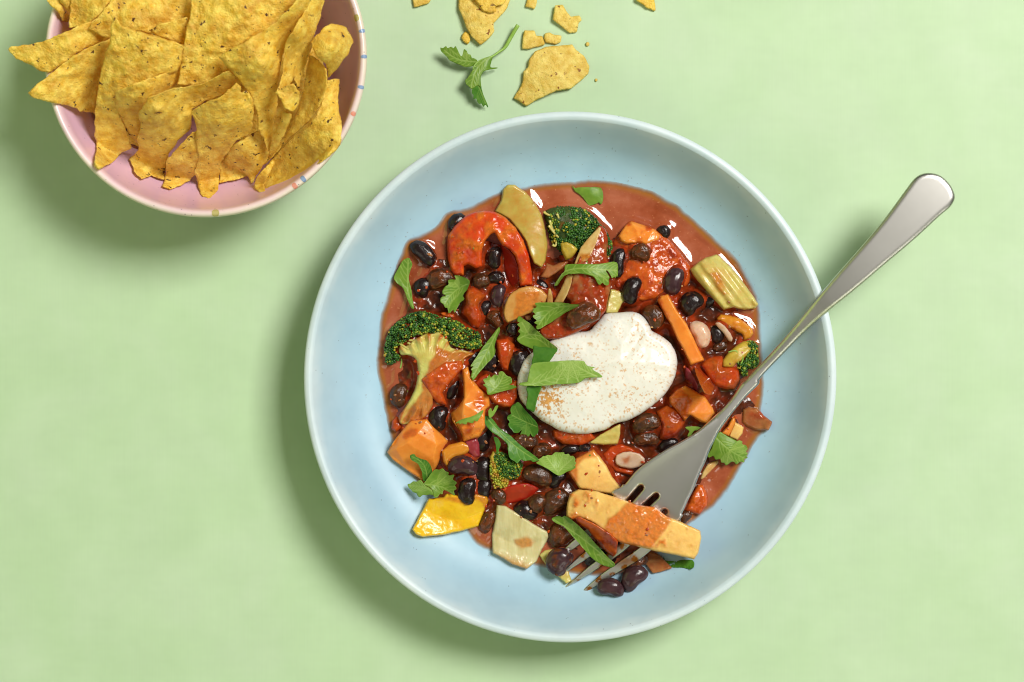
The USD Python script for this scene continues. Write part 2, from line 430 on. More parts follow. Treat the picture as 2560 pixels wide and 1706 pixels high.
M['chip'] = mat('corn_chip', (.78, .42, .024), (.98, .73, .145), wl=3.2, rough=.48, bump=.6, bump_wl=.85, stain=((.46, .17, .008), .62), speck=((.07, .03, .01), 3.0, .635), spec=.35, sss=.15, detail=6.0)
M['chip_pale'] = mat('pale_corn_chip', (.68, .42, .055), (.90, .68, .19), wl=2.8, rough=.55, bump=.5, bump_wl=.9, stain=((.55, .27, .025), .5), speck=((.26, .10, .02), 3.0, .635), spec=.3, sss=.15, detail=6.0)
M['bean'] = mat('black_bean_skin', (.007, .003, .003), (.015, .006, .006), wl=3, rough=.27, bump=.10, bump_wl=.7, sauce=BROWN, coat=.15, rough_sauce=.22)
M['bean_purple'] = mat('purple_bean_skin', (.026, .009, .012), (.060, .026, .030), wl=3.5, rough=.26, bump=.04, bump_wl=.8, sauce=BROWN, coat=.15)
M['bean_brown'] = mat('saucy_bean_skin', (.030, .010, .004), (.085, .028, .008), wl=2.0, rough=.3, bump=.16, bump_wl=.7, sauce=BROWN, coat=.15)
M['bean_pale'] = mat('pale_bean_skin', (.60, .36, .24), (.72, .48, .36), wl=4, rough=.33, bump=.03, sauce=ORANGE, coat=.25, sss=.3, stain=((.50, .13, .010), 0.35))
M['red_pepper'] = mat('cooked_red_pepper', (.58, .030, .006), (.70, .085, .010), wl=4, rough=.24, bump=.12, bump_wl=.9, sauce=(.64, .13, .012), coat=.10, sss=.15, stain=((.30, .030, .006), 0.5))
M['red_pepper_skin'] = mat('dark_red_pepper_skin', (.26, .010, .004), (.36, .016, .005), wl=5, rough=.28, bump=.04, sauce=RED, coat=.10)
M['green_pepper'] = mat('cooked_green_pepper', (.38, .27, .045), (.50, .38, .085), wl=7, rough=.28, bump=.05, bump_wl=1.2, sauce=(.30, .12, .01), coat=.10, sss=.15, stain=((.50, .13, .010), 0.45))
M['celery'] = mat('cooked_celery', (.50, .40, .09), (.62, .53, .17), wl=4, rough=.26, bump=.07, sauce=(.46, .14, .012), coat=.10, sss=.2, stain=((.50, .13, .010), 0.4))
M['onion'] = mat('translucent_onion', (.25, .082, .026), (.40, .165, .055), wl=3, rough=.2, bump=.06, sauce=RED, coat=.15, sss=.2, stain=((.30, .030, .006), 0.45))
M['onion_tan'] = mat('pale_onion', (.60, .34, .10), (.72, .47, .19), wl=3, rough=.26, bump=.06, sauce=(.50, .15, .015), coat=.10, sss=.2, stain=((.50, .13, .010), 0.6))
M['tan_pepper'] = mat('tan_cooked_pepper', (.50, .40, .17), (.66, .58, .32), wl=3, rough=.26, bump=.08, bump_wl=1.1, stretch=(.55, .12), sauce=(.50, .17, .02), coat=.15, sss=.2)
M['carrot_pale'] = mat('pale_carrot', (.50, .20, .040), (.62, .31, .085), wl=3.5, rough=.26, bump=.06, sauce=(.56, .15, .015), coat=.15, sss=.2)
M['onion_red'] = mat('red_onion_skin', (.20, .016, .026), (.30, .04, .05), wl=3, rough=.24, bump=.06, sauce=RED, coat=.10)
M['carrot'] = mat('cooked_carrot', (.84, .215, .022), (.92, .29, .045), wl=5, rough=.28, bump=.05, bump_wl=.8, sauce=(.52, .065, .008), coat=.10, sss=.35, stain=((.62, .11, .008), 0.35))
M['tomato'] = mat('cooked_tomato', (.47, .056, .007), (.66, .130, .014), wl=3.5, rough=.18, bump=.14, bump_wl=.9, sauce=(.30, .028, .006), coat=.15, sss=.15, stain=((.30, .030, .006), 0.5))
M['tomato_red'] = mat('red_tomato_pulp', (.38, .030, .005), (.54, .072, .008), wl=3.0, rough=.18, bump=.14, bump_wl=.9, sauce=(.40, .07, .008), coat=.15, sss=.15, stain=((.30, .030, .006), 0.5))
M['orange_pepper'] = mat('cooked_orange_pepper', (.56, .18, .014), (.70, .27, .025), wl=5, rough=.22, bump=.06, sauce=(.36, .055, .008), coat=.15, sss=.2, stain=((.50, .13, .010), 0.4))
M['yellow_pepper'] = mat('cooked_yellow_pepper', (.78, .42, .010), (.86, .52, .018), wl=5, rough=.22, bump=.07, bump_wl=1.1, sauce=(.60, .17, .012), coat=.10, sss=.2, stain=((.50, .13, .010), 0.25))
M['potato'] = mat('cooked_sweet_potato', (.84, .47, .12), (.90, .57, .18), wl=6, rough=.36, bump=.06, bump_wl=.8, sauce=(.62, .125, .010), coat=.15, sss=.2, rough_sauce=.12, stain=((.50, .13, .010), 0.3))
M['cream'] = mat('soured_cream', (.75, .72, .645), (.79, .76, .69), wl=9, rough=.38, bump=.03, bump_wl=1.6, coat=.15, sss=.35, sss_r=(1, .8, .6), sauce=(.60, .27, .045), rough_sauce=.45)
M['sauce'] = mat('dark_bean_sauce', (.022, .005, .0025), (.13, .024, .005), wl=4, rough=.2, bump=.10, bump_wl=1.1, spec=.4, sauce=RED, coat=.15)
M['leaf'] = mat('coriander_leaf', (.120, .255, .020), (.205, .345, .036), wl=3.5, rough=.42, bump=.06, bump_wl=.9, translucent=.22, spec=.4, vein=(.34, .47, .10))
M['leaf_dark'] = mat('dark_coriander_leaf', (.05, .19, .016), (.10, .27, .026), wl=3.5, rough=.4, bump=.06, bump_wl=.9, translucent=.22, spec=.4, vein=(.20, .36, .06))
M['leaf_pale'] = mat('pale_coriander_leaf', (.185, .34, .040), (.27, .43, .070), wl=3.5, rough=.45, bump=.06, bump_wl=.9, translucent=.22, spec=.35, vein=(.40, .54, .15))
M['vein'] = mat('coriander_vein', (.24, .40, .07), (.32, .47, .11), wl=3, rough=.45, translucent=.15)
M['stem'] = mat('coriander_stem', (.24, .44, .06), (.34, .52, .12), wl=5, rough=.4, translucent=.1)
M['broccoli_flesh'] = mat('broccoli_flesh', (.56, .50, .11), (.68, .62, .20), wl=3.5, rough=.3, bump=.10, bump_wl=.8, sauce=ORANGE, coat=.10, sss=.2, stain=((.50, .13, .010), 0.45))
M['broccoli_stem'] = mat('yellow_broccoli_stem', (.42, .26, .025), (.55, .38, .05), wl=3, rough=.28, bump=.10, sauce=ORANGE, coat=.10, sss=.15)
M['broccoli_dark'] = mat('dark_green_broccoli', (.012, .035, .006), (.06, .085, .010), wl=2.5, rough=.35, bump=.2, sauce=(.20, .05, .008))
M['bud'] = mat('broccoli_buds', (0, 0, 0), rough=.3, coat=.10, extra_nodes={'ta': ('attribute', {'attribute': 'tone'}), 'tr': ('rgb_ramp', {'ramp': [(0, (.012, .055, .010)), (.45, (.045, .135, .016)), (.7, (.13, .24, .022)), (.85, (.34, .36, .035)), (.95, (.44, .34, .03)), (1, (.34, .16, .018))]})}, extra_links=[('ta.fac', 'tr.fac')], base='tr.color')
M['steel'] = mat('satin_steel', (.555, .545, .515), (.585, .575, .545), wl=8, rough=.36, metallic=1.0, bump=.006, bump_wl=.5, sauce=(.40, .13, .02), rough_sauce=.35)
M['spice'] = mat('ground_spice', (.16, .06, .02), (.30, .12, .03), wl=3, rough=.6)
M['blue_mark'] = mat('blue_glaze_mark', (.16, .26, .46), (.30, .40, .58), wl=2.5, rough=.2, coat=.3)
M['red_mark'] = mat('red_glaze_mark', (.66, .20, .13), (.74, .38, .30), wl=2.5, rough=.2, coat=.3)
M['olive_mark'] = mat('olive_glaze_mark', (.36, .32, .08), (.55, .47, .22), wl=2.5, rough=.2, coat=.3)

# ------------------------------------------------------------------ the table
put('tabletop', (np.array([[-1.3, -1.1, 0], [1.3, -1.1, 0], [1.3, 1.1, 0], [-1.3, 1.1, 0]]), np.array([[0, 1, 2], [0, 2, 3]])), M['table'], label='pale green painted tabletop', kind='structure', smooth=False)

# ------------------------------------------------------------------ the pale blue dish
PR = .1099
pc = W(G('D', [(1309.5, 867)]), .032)[0, :2]
INNER = [(0, 9.5), (40, 9.6), (60, 9.9), (70, 10.4), (78, 11.0), (84, 12.2), (90, 14.8), (95, 18.4), (99, 22.6), (102, 26.3), (104.2, 29.2), (105.6, 31.0)]
def plate_z(xy):
    r = np.linalg.norm(xy - pc, axis=-1) / MM
    a = np.array(INNER)
    return np.interp(r, a[:, 0], a[:, 1]) * MM
prof = np.array([(0, 9.5)] + INNER[1:] + [(106.6, 32.0), (107.8, 32.5), (109.0, 32.2), (109.8, 31.2), (109.6, 29.8), (108.2, 27.0), (103, 20), (96, 12.5), (86, 6.5), (74, 3.2), (60, 2.4), (57, 0), (52, 0), (49, 2.2), (0, 2.2)]) * MM
pf = spline(np.vstack([prof[:13]]), 70)
lip = spline(prof[11:18], 40)
plate = thing('serving_plate', (*pc, 0), 'pale blue glazed deep plate with whitish rim holding the bean stew', 'plate')
put('dish', lathe(np.vstack([pf[:-4], lip[3:], prof[18:]]), pc, 240, .0025), M['blue_glaze'], plate)

gx, gy = np.meshgrid(HX0 + (np.arange(HN) + .5) * HC, HY0 + (np.arange(HN) + .5) * HC)
HM[:] = plate_z(np.stack([gx, gy], -1) * (1 - .01 / CAM_H))
HM[np.hypot(gx * (1 - .01 / CAM_H) - pc[0], gy * (1 - .01 / CAM_H) - pc[1]) > .1095] = 0
HM0 = HM.copy()

# ------------------------------------------------------------------ the pink bowl
BR = .0652
bc = W(G('S', [(513, 141)]), .050)[0, :2]
bp = np.array([(0, 6), (24, 6.3), (36, 8.5), (46, 14), (53.5, 23), (58.5, 34), (61.3, 44), (62.2, 48), (63.0, 49.7), (64.0, 50.2), (65.0, 49.6), (65.4, 48), (65.0, 44), (62.5, 33), (57, 20), (48, 8), (38, 2), (36, 0), (32, 0), (30, 2), (0, 2)]) * MM
bowl = thing('pink_bowl', (*bc, 0), 'small speckled pink bowl with dashes on its cream rim, full of corn chips', 'bowl')
put('bowl_body', lathe(np.vstack([spline(bp[:8], 50)[:-2], spline(bp[6:15], 60)[4:], bp[15:]]), bc, 200, .002), M['pink_glaze'], bowl)
def rim_mark(name, m, view, x, y, w_mm, l_mm, r0=None):
    """A brushed dash of glaze across the rim, 0.12 mm proud of it."""
    g = W(G(view, [(x, y)]), .0495)[0, :2] - bc
    a0 = math.atan2(g[1], g[0]); w = w_mm * MM / BR
    lipc = spline(bp[6:14], 60)
    r = np.hypot(lipc[:, 0] - .0640, lipc[:, 1] - .0470)
    nrm = np.gradient(lipc, axis=0); nrm = np.column_stack([-nrm[:, 1], nrm[:, 0]]); nrm /= np.linalg.norm(nrm, axis=1)[:, None]
    q = lipc + nrm * .14 * MM
    rg = np.linalg.norm(g)
    # stretch of the lip profile around the aimed radius
    top = np.argmax(lipc[:, 1]); s = np.cumsum(np.r_[0, np.linalg.norm(np.diff(lipc, axis=0), axis=1)])
    c = s[np.argmin(np.abs(lipc[:, 0] - min(rg, .0647)) + (lipc[:, 1] < .0484) + (0 if rg > .064 else 1) * (np.arange(60) > top) * 1)]
    ss = np.linspace(c - l_mm * MM / 2, c + l_mm * MM / 2, 12)
    ss = np.clip(ss, s[0], s[-1])
    pr_ = np.column_stack([np.interp(ss, s, q[:, 0]), np.interp(ss, s, q[:, 1])])
    na = 7; v = []
    sd = next(seeds)
    for i, (rr, zz) in enumerate(pr_):
        k = math.sin(math.pi * (i + .6) / 12.2) ** .5
        for j in range(na):
            u = (j / (na - 1) - .5) * k * (1 + .25 * n3(np.array([[i * .004, j * .002]]), 4e-3, sd)[0])
            a = a0 + u * w
            kk = 1 + .002 * math.sin(2 * a + .6) + .001 * math.sin(3 * a + 2)
            v.append((bc[0] + kk * rr * math.cos(a), bc[1] + kk * rr * math.sin(a), zz))
    f = []
    for i in range(11):
        for j in range(na - 1):
            A = i * na + j
            f += [[A, A + na, A + na + 1], [A, A + na + 1, A + 1]]
    put(name, (np.array(v), np.array(f)), m, bowl)
for x, y in ((1335, 218), (1345, 398), (1325, 612)):
    rim_mark('blue_dash', M['blue_mark'], 2, x, y, 1.5, 3.4)
rim_mark('blue_dash', M['blue_mark'], 2, 920, 1255, 1.8, 3.6)
for x, y, l in ((1288, 805, 2.4), (862, 1305, 3.0)):
    rim_mark('red_dash', M['red_mark'], 2, x, y, 2.0, l)
rim_mark('olive_dot', M['olive_mark'], 2, 1285, 128, 3.0, 3.0)
rim_mark('olive_dot', M['olive_mark'], 2, 305, 1490, 3.0, 3.6)

# ------------------------------------------------------------------ corn chips in the bowl (outline, height controls in mm)
def blister(g, d):
    return MM * (1.9 * np.clip(n3(g, 5e-3, 71) - .22, 0, 1) + 1.2 * np.clip(n3(g, 2.6e-3, 72) - .25, 0, 1) - 1.0 * np.clip(n3(g, 3.5e-3, 73) - .3, 0, 1))
def chip(view, poly, ctrl, label, m='chip', group='corn chips heaped in the pink bowl', th=1.4, rag=.55, wav=.8, name='corn_chip', cat='chip', sp=.55):
    z0_ = None
    def zb(q):
        z = z0_(q)
        r = np.linalg.norm(q * (1 - z / CAM_H)[:, None] - bc, axis=1)
        wall = np.interp(r, bp[:10, 0], bp[:10, 1]) + 1.3 * MM
        k = 2.0 * MM
        h = np.clip(.5 + .5 * (z - wall) / k, 0, 1)
        return wall * (1 - h) + z * h + k * h * (1 - h)
    zm = np.mean([c[2] for c in ctrl])
    ctrl = [(x, y, zm + 1.4 * (z - zm)) for x, y, z in ctrl]
    z0_ = surface(view, ctrl)
    mesh, at, _ = slab(view, poly, th, th * .5, zf=zb, sp=sp, smooth=1, ragged=rag, bumps=((wav * 1.5, 12), (1.1, 7), (.85, 4.5), (.50, 1.9), (.22, 1.1)), both=True, hm=False, extra=blister)
    return put(name, mesh, M[m], label=label, cat=cat, group=group)
CH = 'corn chips heaped in the pink bowl'
chip(1, [(480, 160), (560, 100), (1300, 100), (1400, 500), (1330, 900), (1000, 1050), (700, 900), (640, 760), (680, 400)], [(480, 160, 24), (1300, 100, 20), (1330, 900, 14), (700, 900, 18), (900, 500, 18)], 'broad chip deep in the heap on the left, only seen through the gaps')
chip(2, [(200, 0), (900, 0), (940, 200), (1060, 420), (1110, 640), (1010, 900), (760, 1130), (480, 980), (300, 860), (150, 500)], [(200, 0, 20), (900, 0, 22), (1020, 640, 20), (680, 1060, 14), (300, 860, 14)], 'broad chip deep in the heap on the right, only seen through the gaps')
chip(1, [(340, -60), (330, 5), (360, 50), (420, 105), (435, 150), (480, 160), (500, 60), (505, -60)], [(340, -40, 50), (435, 140, 44), (500, -40, 52), (480, 100, 40)], 'chip corner tucked against the bowl rim at the top left edge of the photo')
chip(1, [(415, -60), (420, 10), (450, 60), (490, 90), (540, 40), (560, -60)], [(415, -60, 55), (490, 85, 50), (560, -60, 55)], 'small chip tip just right of the corner chip at the photo top left')
chip(2, [(330, 1130), (330, 1285), (500, 1245), (600, 1200), (680, 1060), (560, 1000), (420, 1040)], [(330, 1280, 18), (500, 1245, 18), (600, 1080, 24), (400, 1050, 24)], 'chip lying lowest on the bowl floor, mostly covered by others')
chip(2, [(360, 1110), (410, 1020), (520, 960), (620, 900), (680, 960), (690, 1080), (620, 1190), (560, 1290), (510, 1215), (430, 1170), (385, 1180)], [(360, 1120, 25), (560, 1285, 20), (640, 920, 32), (690, 1080, 28), (480, 1000, 33)], 'flat chip with a dark hole near the bowl floor')
chip(1, [(500, -60), (490, 60), (480, 200), (620, 170), (700, 115), (780, 10), (820, -60)], [(500, -50, 54), (480, 195, 52), (700, 110, 56), (800, -50, 57)], 'chip behind the long left pointing chip, cut by the top edge')
chip(1, [(55, 350), (75, 330), (200, 312), (300, 290), (480, 215), (620, 150), (700, 180), (790, 265), (620, 330), (520, 390), (450, 450), (340, 512), (290, 500), (200, 450), (110, 412)], [(55, 350, 58), (300, 290, 57), (620, 160, 56), (340, 505, 52), (780, 265, 49), (500, 330, 56)], 'long pointed chip sticking out furthest left over the bowl rim with a burnt tip')
chip(1, [(195, 650), (255, 592), (330, 540), (420, 460), (520, 390), (640, 320), (770, 275), (780, 340), (740, 440), (710, 560), (680, 660), (670, 790), (570, 782), (480, 742), (330, 712), (230, 690)], [(195, 650, 54.5), (420, 470, 54), (770, 280, 53), (670, 780, 38), (330, 710, 52.2), (560, 600, 48)], 'chip with a big black speck hanging over the left bowl rim')
chip(1, [(620, 200), (690, 110), (780, 5), (830, -60), (1400, -60), (1380, 90), (1340, 200), (1200, 220), (1040, 240), (880, 200), (840, 190), (770, 270), (680, 240)], [(620, 205, 58), (830, -50, 60), (1380, -40, 58), (1330, 200, 54), (880, 200, 59), (770, 265, 55)], 'broad golden chip across the upper left of the bowl, cut by the top edge')
chip(1, [(1030, 215), (1120, 170), (1230, 140), (1315, 118), (1330, 180), (1300, 320), (1200, 300)], [(1030, 215, 62), (1315, 120, 62), (1300, 310, 57), (1150, 190, 63)], 'small chip flap with a straight upper edge in the upper middle of the heap')
chip(1, [(810, 640), (960, 575), (1100, 530), (1200, 490), (1270, 470), (1270, 560), (1180, 640), (1060, 690), (990, 770), (985, 900), (970, 1010), (900, 940), (860, 845), (800, 735)], [(810, 650, 56), (1200, 495, 54), (1260, 560, 48), (900, 930, 38), (980, 900, 40), (1000, 680, 55)], 'narrow chip with a blistered corner, sandwiched between two large lower chips')
chip(1, [(790, 100), (850, 175), (900, 195), (1010, 232), (1200, 285), (1285, 318), (1275, 440), (1240, 505), (1090, 545), (960, 590), (820, 640), (805, 725), (850, 835), (875, 900), (925, 1040), (860, 1065), (780, 1140), (690, 1192), (655, 1165), (680, 1040), (660, 950), (665, 780), (690, 580), (720, 440), (770, 280), (775, 190)], [(790, 100, 66), (900, 200, 64), (1280, 320, 60), (1240, 500, 55), (820, 640, 55), (720, 440, 58), (665, 780, 48), (690, 1190, 32), (920, 1040, 36), (1000, 400, 62)], 'largest chip on the left of the heap, curled on top with its tip pointing down')
chip(1, [(1130, 1310), (1160, 1230), (1165, 1120), (1240, 1040), (1350, 920), (1430, 900), (1440, 1100), (1390, 1190), (1330, 1262), (1260, 1300), (1190, 1330)], [(1130, 1310, 18), (1165, 1130, 32), (1400, 910, 40), (1390, 1190, 26), (1260, 1290, 18)], 'small chip with three black spots at the bottom of the heap')
chip(1, [(975, 780), (1050, 680), (1200, 620), (1400, 590), (1480, 555), (1600, 495), (1670, 560), (1600, 645), (1450, 705), (1345, 770), (1335, 900), (1250, 985), (1180, 1080), (1150, 1265), (1060, 1235), (990, 1252), (940, 1205), (905, 1110), (970, 1050), (960, 960), (980, 900)], [(975, 780, 54), (1200, 620, 58), (1600, 500, 58), (1650, 570, 52), (1340, 770, 46), (1335, 900, 42), (1150, 1260, 23), (990, 1250, 22), (905, 1110, 28), (1100, 800, 54)], 'wrinkled chip in the lower middle with a rolled bottom edge')
chip(2, [(130, -60), (140, 40), (125, 130), (95, 220), (70, 400), (35, 595), (170, 602), (290, 565), (410, 480), (420, 400), (500, 300), (640, 230), (760, 150), (860, 30), (900, -60)], [(130, -50, 64), (95, 220, 63), (35, 590, 56), (170, 600, 55), (410, 470, 57), (640, 230, 62), (900, -50, 64), (400, 100, 66)], 'large flat pale gold chip at the top centre of the bowl, cut by the frame')
chip(2, [(960, 380), (1020, 420), (1085, 480), (1085, 620), (1040, 725), (960, 855), (850, 945), (740, 1055), (650, 1155), (630, 1145), (740, 1020), (830, 880), (880, 770), (920, 640)], [(960, 380, 47), (1085, 480, 52), (1050, 720, 48), (850, 945, 39), (640, 1150, 28), (900, 640, 40)], 'narrow edge on chip between the rolled chip and the chip by the right rim')
chip(2, [(135, 785), (220, 722), (340, 680), (450, 580), (485, 600), (480, 645), (525, 640), (565, 690), (575, 800), (555, 925), (480, 972), (430, 1005), (395, 1065), (340, 1140), (322, 1335), (270, 1390), (205, 1380), (178, 1290), (155, 1200), (180, 1120), (162, 980), (170, 900)], [(140, 785, 50), (340, 680, 56), (520, 640, 53), (570, 800, 46), (430, 1005, 38), (165, 980, 42), (160, 1200, 30), (330, 1330, 18), (210, 1380, 17), (350, 850, 50)], 'hourglass shaped folded chip whose narrow foot touches the bowl floor')
chip(2, [(700, 950), (760, 850), (775, 780), (845, 800), (805, 905), (730, 1055), (690, 1092), (675, 1080)], [(700, 950, 42), (775, 785, 52), (840, 800, 51), (730, 1055, 38), (680, 1085, 36)], 'sliver of chip beside the lower tip of the triangular chip')
chip(2, [(325, 402), (400, 350), (560, 262), (700, 180), (830, 50), (920, -60), (1000, -60), (940, 90), (850, 230), (790, 330), (760, 460), (735, 620), (742, 700), (705, 900), (682, 1085), (640, 965), (600, 905), (590, 785), (540, 662), (470, 560)], [(325, 402, 65), (560, 262, 69), (830, 50, 70), (980, -50, 66), (790, 330, 58), (735, 640, 50), (690, 1075, 40), (600, 905, 48), (470, 560, 60), (640, 450, 66)], 'triangular chip with its point down in front of the rolled chip')
chip(2, [(1000, -60), (1070, 10), (1035, 130), (1000, 240), (965, 380), (905, 540), (885, 620), (855, 560), (865, 500), (820, 620), (720, 660), (770, 540), (785, 400), (795, 300), (870, 170), (940, 50)], [(940, 50, 64), (1060, 0, 57), (795, 300, 66), (965, 380, 52), (720, 655, 62), (885, 610, 52), (860, 250, 68)], 'tall rolled chip standing between the triangular chip and the right rim')
chip(2, [(715, 650), (780, 610), (850, 580), (890, 640), (890, 725), (850, 782), (790, 765), (765, 700)], [(715, 650, 62), (850, 585, 63), (890, 725, 57), (800, 765, 60)], 'bent tip of the rolled chip turned towards the viewer')
chip(2, [(1085, 560), (1175, 555), (1160, 720), (1192, 880), (1182, 1020), (1080, 1112), (1000, 1160), (900, 1222), (790, 1272), (700, 1322), (620, 1367), (578, 1320), (600, 1230), (680, 1140), (760, 1050), (860, 950), (960, 880), (1040, 750)], [(1085, 560, 47), (1175, 560, 42), (1190, 900, 48), (1000, 1160, 40), (620, 1360, 22), (600, 1230, 24), (860, 950, 40), (1040, 750, 47), (1000, 1000, 45)], 'greenish gold chip leaning on the lower right of the rim, bottom corner folded')
chip(2, [(575, 1320), (585, 1260), (640, 1190), (700, 1120), (725, 1130), (690, 1200), (660, 1260), (640, 1300), (650, 1340), (615, 1350)], [(575, 1320, 26), (700, 1125, 32), (650, 1330, 27), (640, 1200, 32)], 'curled lip of chip at the bottom corner nearest the blue plate')
chip(2, [(968, 290), (1050, 208), (1120, 160), (1220, 190), (1275, 290), (1222, 402), (1150, 485), (1092, 555), (1080, 450), (1010, 400)], [(968, 290, 60), (1120, 160, 58), (1270, 290, 52), (1095, 550, 50), (1010, 400, 61), (1120, 330, 63)], 'puffed curl of chip nearest the right rim below the pink gap')

# ------------------------------------------------------------------ chip pieces on the table
def loose(view, poly, h, label, name='chip_piece', m='chip_pale', lift=0.0, th=1.5, warp=.5, grp='chip pieces scattered on the table'):
    c = np.mean(poly, 0); r = np.ptp(np.asarray(poly), axis=0).max() / 2
    ctrl = [(c[0] - r, c[1], h + lift), (c[0] + r, c[1], h), (c[0], c[1] - r, h + lift * .5), (c[0], c[1] + r, h), (c[0], c[1], h + warp)]
    mesh, at, _ = slab(view, poly, th, th * .5, zf=surface(view, ctrl), sp=.55, smooth=1, ragged=.22, bumps=((.3, 5), (.26, 2.0), (.15, 1.0)), both=True, hm=False, extra=lambda g, d: .5 * blister(g, d))
    return put(name, mesh, M[m], label=label, cat='chip piece', group=grp)
loose(3, [(110, -30), (120, 70), (150, 65), (260, 30), (285, -30)], .2, 'leftmost chip crumb at the top edge of the photo, left of the coriander sprig')
loose(3, [(520, -60), (520, 70), (560, 160), (590, 250), (640, 330), (715, 405), (800, 340), (840, 280), (835, 210), (890, 150), (950, 80), (1010, -60)], 1.0, 'large broken chip at the top edge beside the coriander sprig', warp=2.6)
loose(3, [(620, -60), (690, 30), (740, 100), (800, 118), (860, 110), (850, 60), (920, 40), (990, -60)], 4.2, 'brown curled fragment lying on the large chip at the top edge', m='chip', warp=.8)
loose(3, [(545, 340), (560, 300), (585, 280), (620, 300), (628, 360), (605, 400), (570, 380)], .1, 'crumb tucked under the left edge of the large top chip', m='chip', warp=.2)
loose(3, [(1130, -10), (1222, -5), (1215, 50), (1195, 88), (1150, 70), (1115, 65)], .1, 'small square crumb at the top edge right of the large chip', warp=.3)
loose(3, [(1380, 50), (1450, 45), (1480, 100), (1520, 150), (1600, 140), (1618, 180), (1590, 210), (1575, 290), (1510, 298), (1440, 240), (1360, 180), (1370, 110)], .3, 'star shaped chip piece with a burnt left corner', lift=.9, warp=.8)
loose(3, [(1090, 340), (1110, 270), (1160, 275), (1200, 270), (1215, 320), (1270, 320), (1292, 400), (1230, 420), (1140, 440), (1085, 440)], .2, 'squarish crumb left of its twin above the biggest loose chip', lift=.5, warp=.5)
loose(3, [(1290, 300), (1330, 290), (1370, 310), (1440, 320), (1430, 380), (1390, 400), (1300, 380), (1285, 345)], .1, 'thin crumb touching the squarish crumb on its right', warp=.3)
loose(3, [(1200, 460), (1300, 420), (1400, 410), (1535, 398), (1570, 450), (1640, 500), (1690, 600), (1680, 660), (1600, 730), (1520, 795), (1400, 810), (1330, 840), (1250, 880), (1170, 920), (1125, 950), (1080, 920), (1010, 880), (1060, 800), (1095, 720), (1100, 640), (1140, 600), (1150, 530)], .4, 'biggest loose chip lying flat on the table above the plate', warp=2.2)
loose(3, [(2090, -20), (2110, 10), (2160, 40), (2200, 75), (2280, 105), (2275, 60), (2262, -20)], .2, 'rightmost chip fragment at the top edge of the photo', m='chip', lift=.8)
loose(3, [(1650, 385), (1670, 372), (1690, 385), (1685, 410), (1662, 418)], .0, 'tiny round crumb right of the biggest loose chip', th=1.0, warp=.1, name='chip_crumb')
loose(3, [(1735, 705), (1760, 700), (1762, 722), (1738, 735)], .0, 'tiniest crumb on the table below right of the biggest loose chip', th=.7, warp=.05, name='chip_crumb')

# ------------------------------------------------------------------ thick bean sauce under the pieces
def deg(a): return math.radians(a)
MOUND = [(905, 790), (915, 720), (950, 640), (990, 575), (1050, 535), (1140, 560), (1250, 590), (1390, 560), (1430, 530), (1520, 530), (1580, 600), (1640, 650), (1720, 745), (1745, 800), (1742, 900), (1735, 960), (1650, 1080), (1580, 1180), (1490, 1260), (1390, 1285), (1290, 1275), (1190, 1230), (1115, 1180), (1050, 1130), (985, 1080), (925, 1000), (895, 920)]
def mound_extra(g, d):
    return .5 * MM * sstep(d / .022) + MM * (.9 * n3(g, 8e-3, 3) + .6 * n3(g, 3.5e-3, 4))
sauce_mesh, sauce_at, sauce_top = slab('D', MOUND, 4.6, 4.0, zf=lambda q: np.maximum(7.6 * MM, HM0[hm_index(q)] - 3.5 * MM), clamp=False, smooth=2, sp=.6, bumps=((.45, 3.0), (.32, 1.5)), extra=mound_extra, sauce=.42)

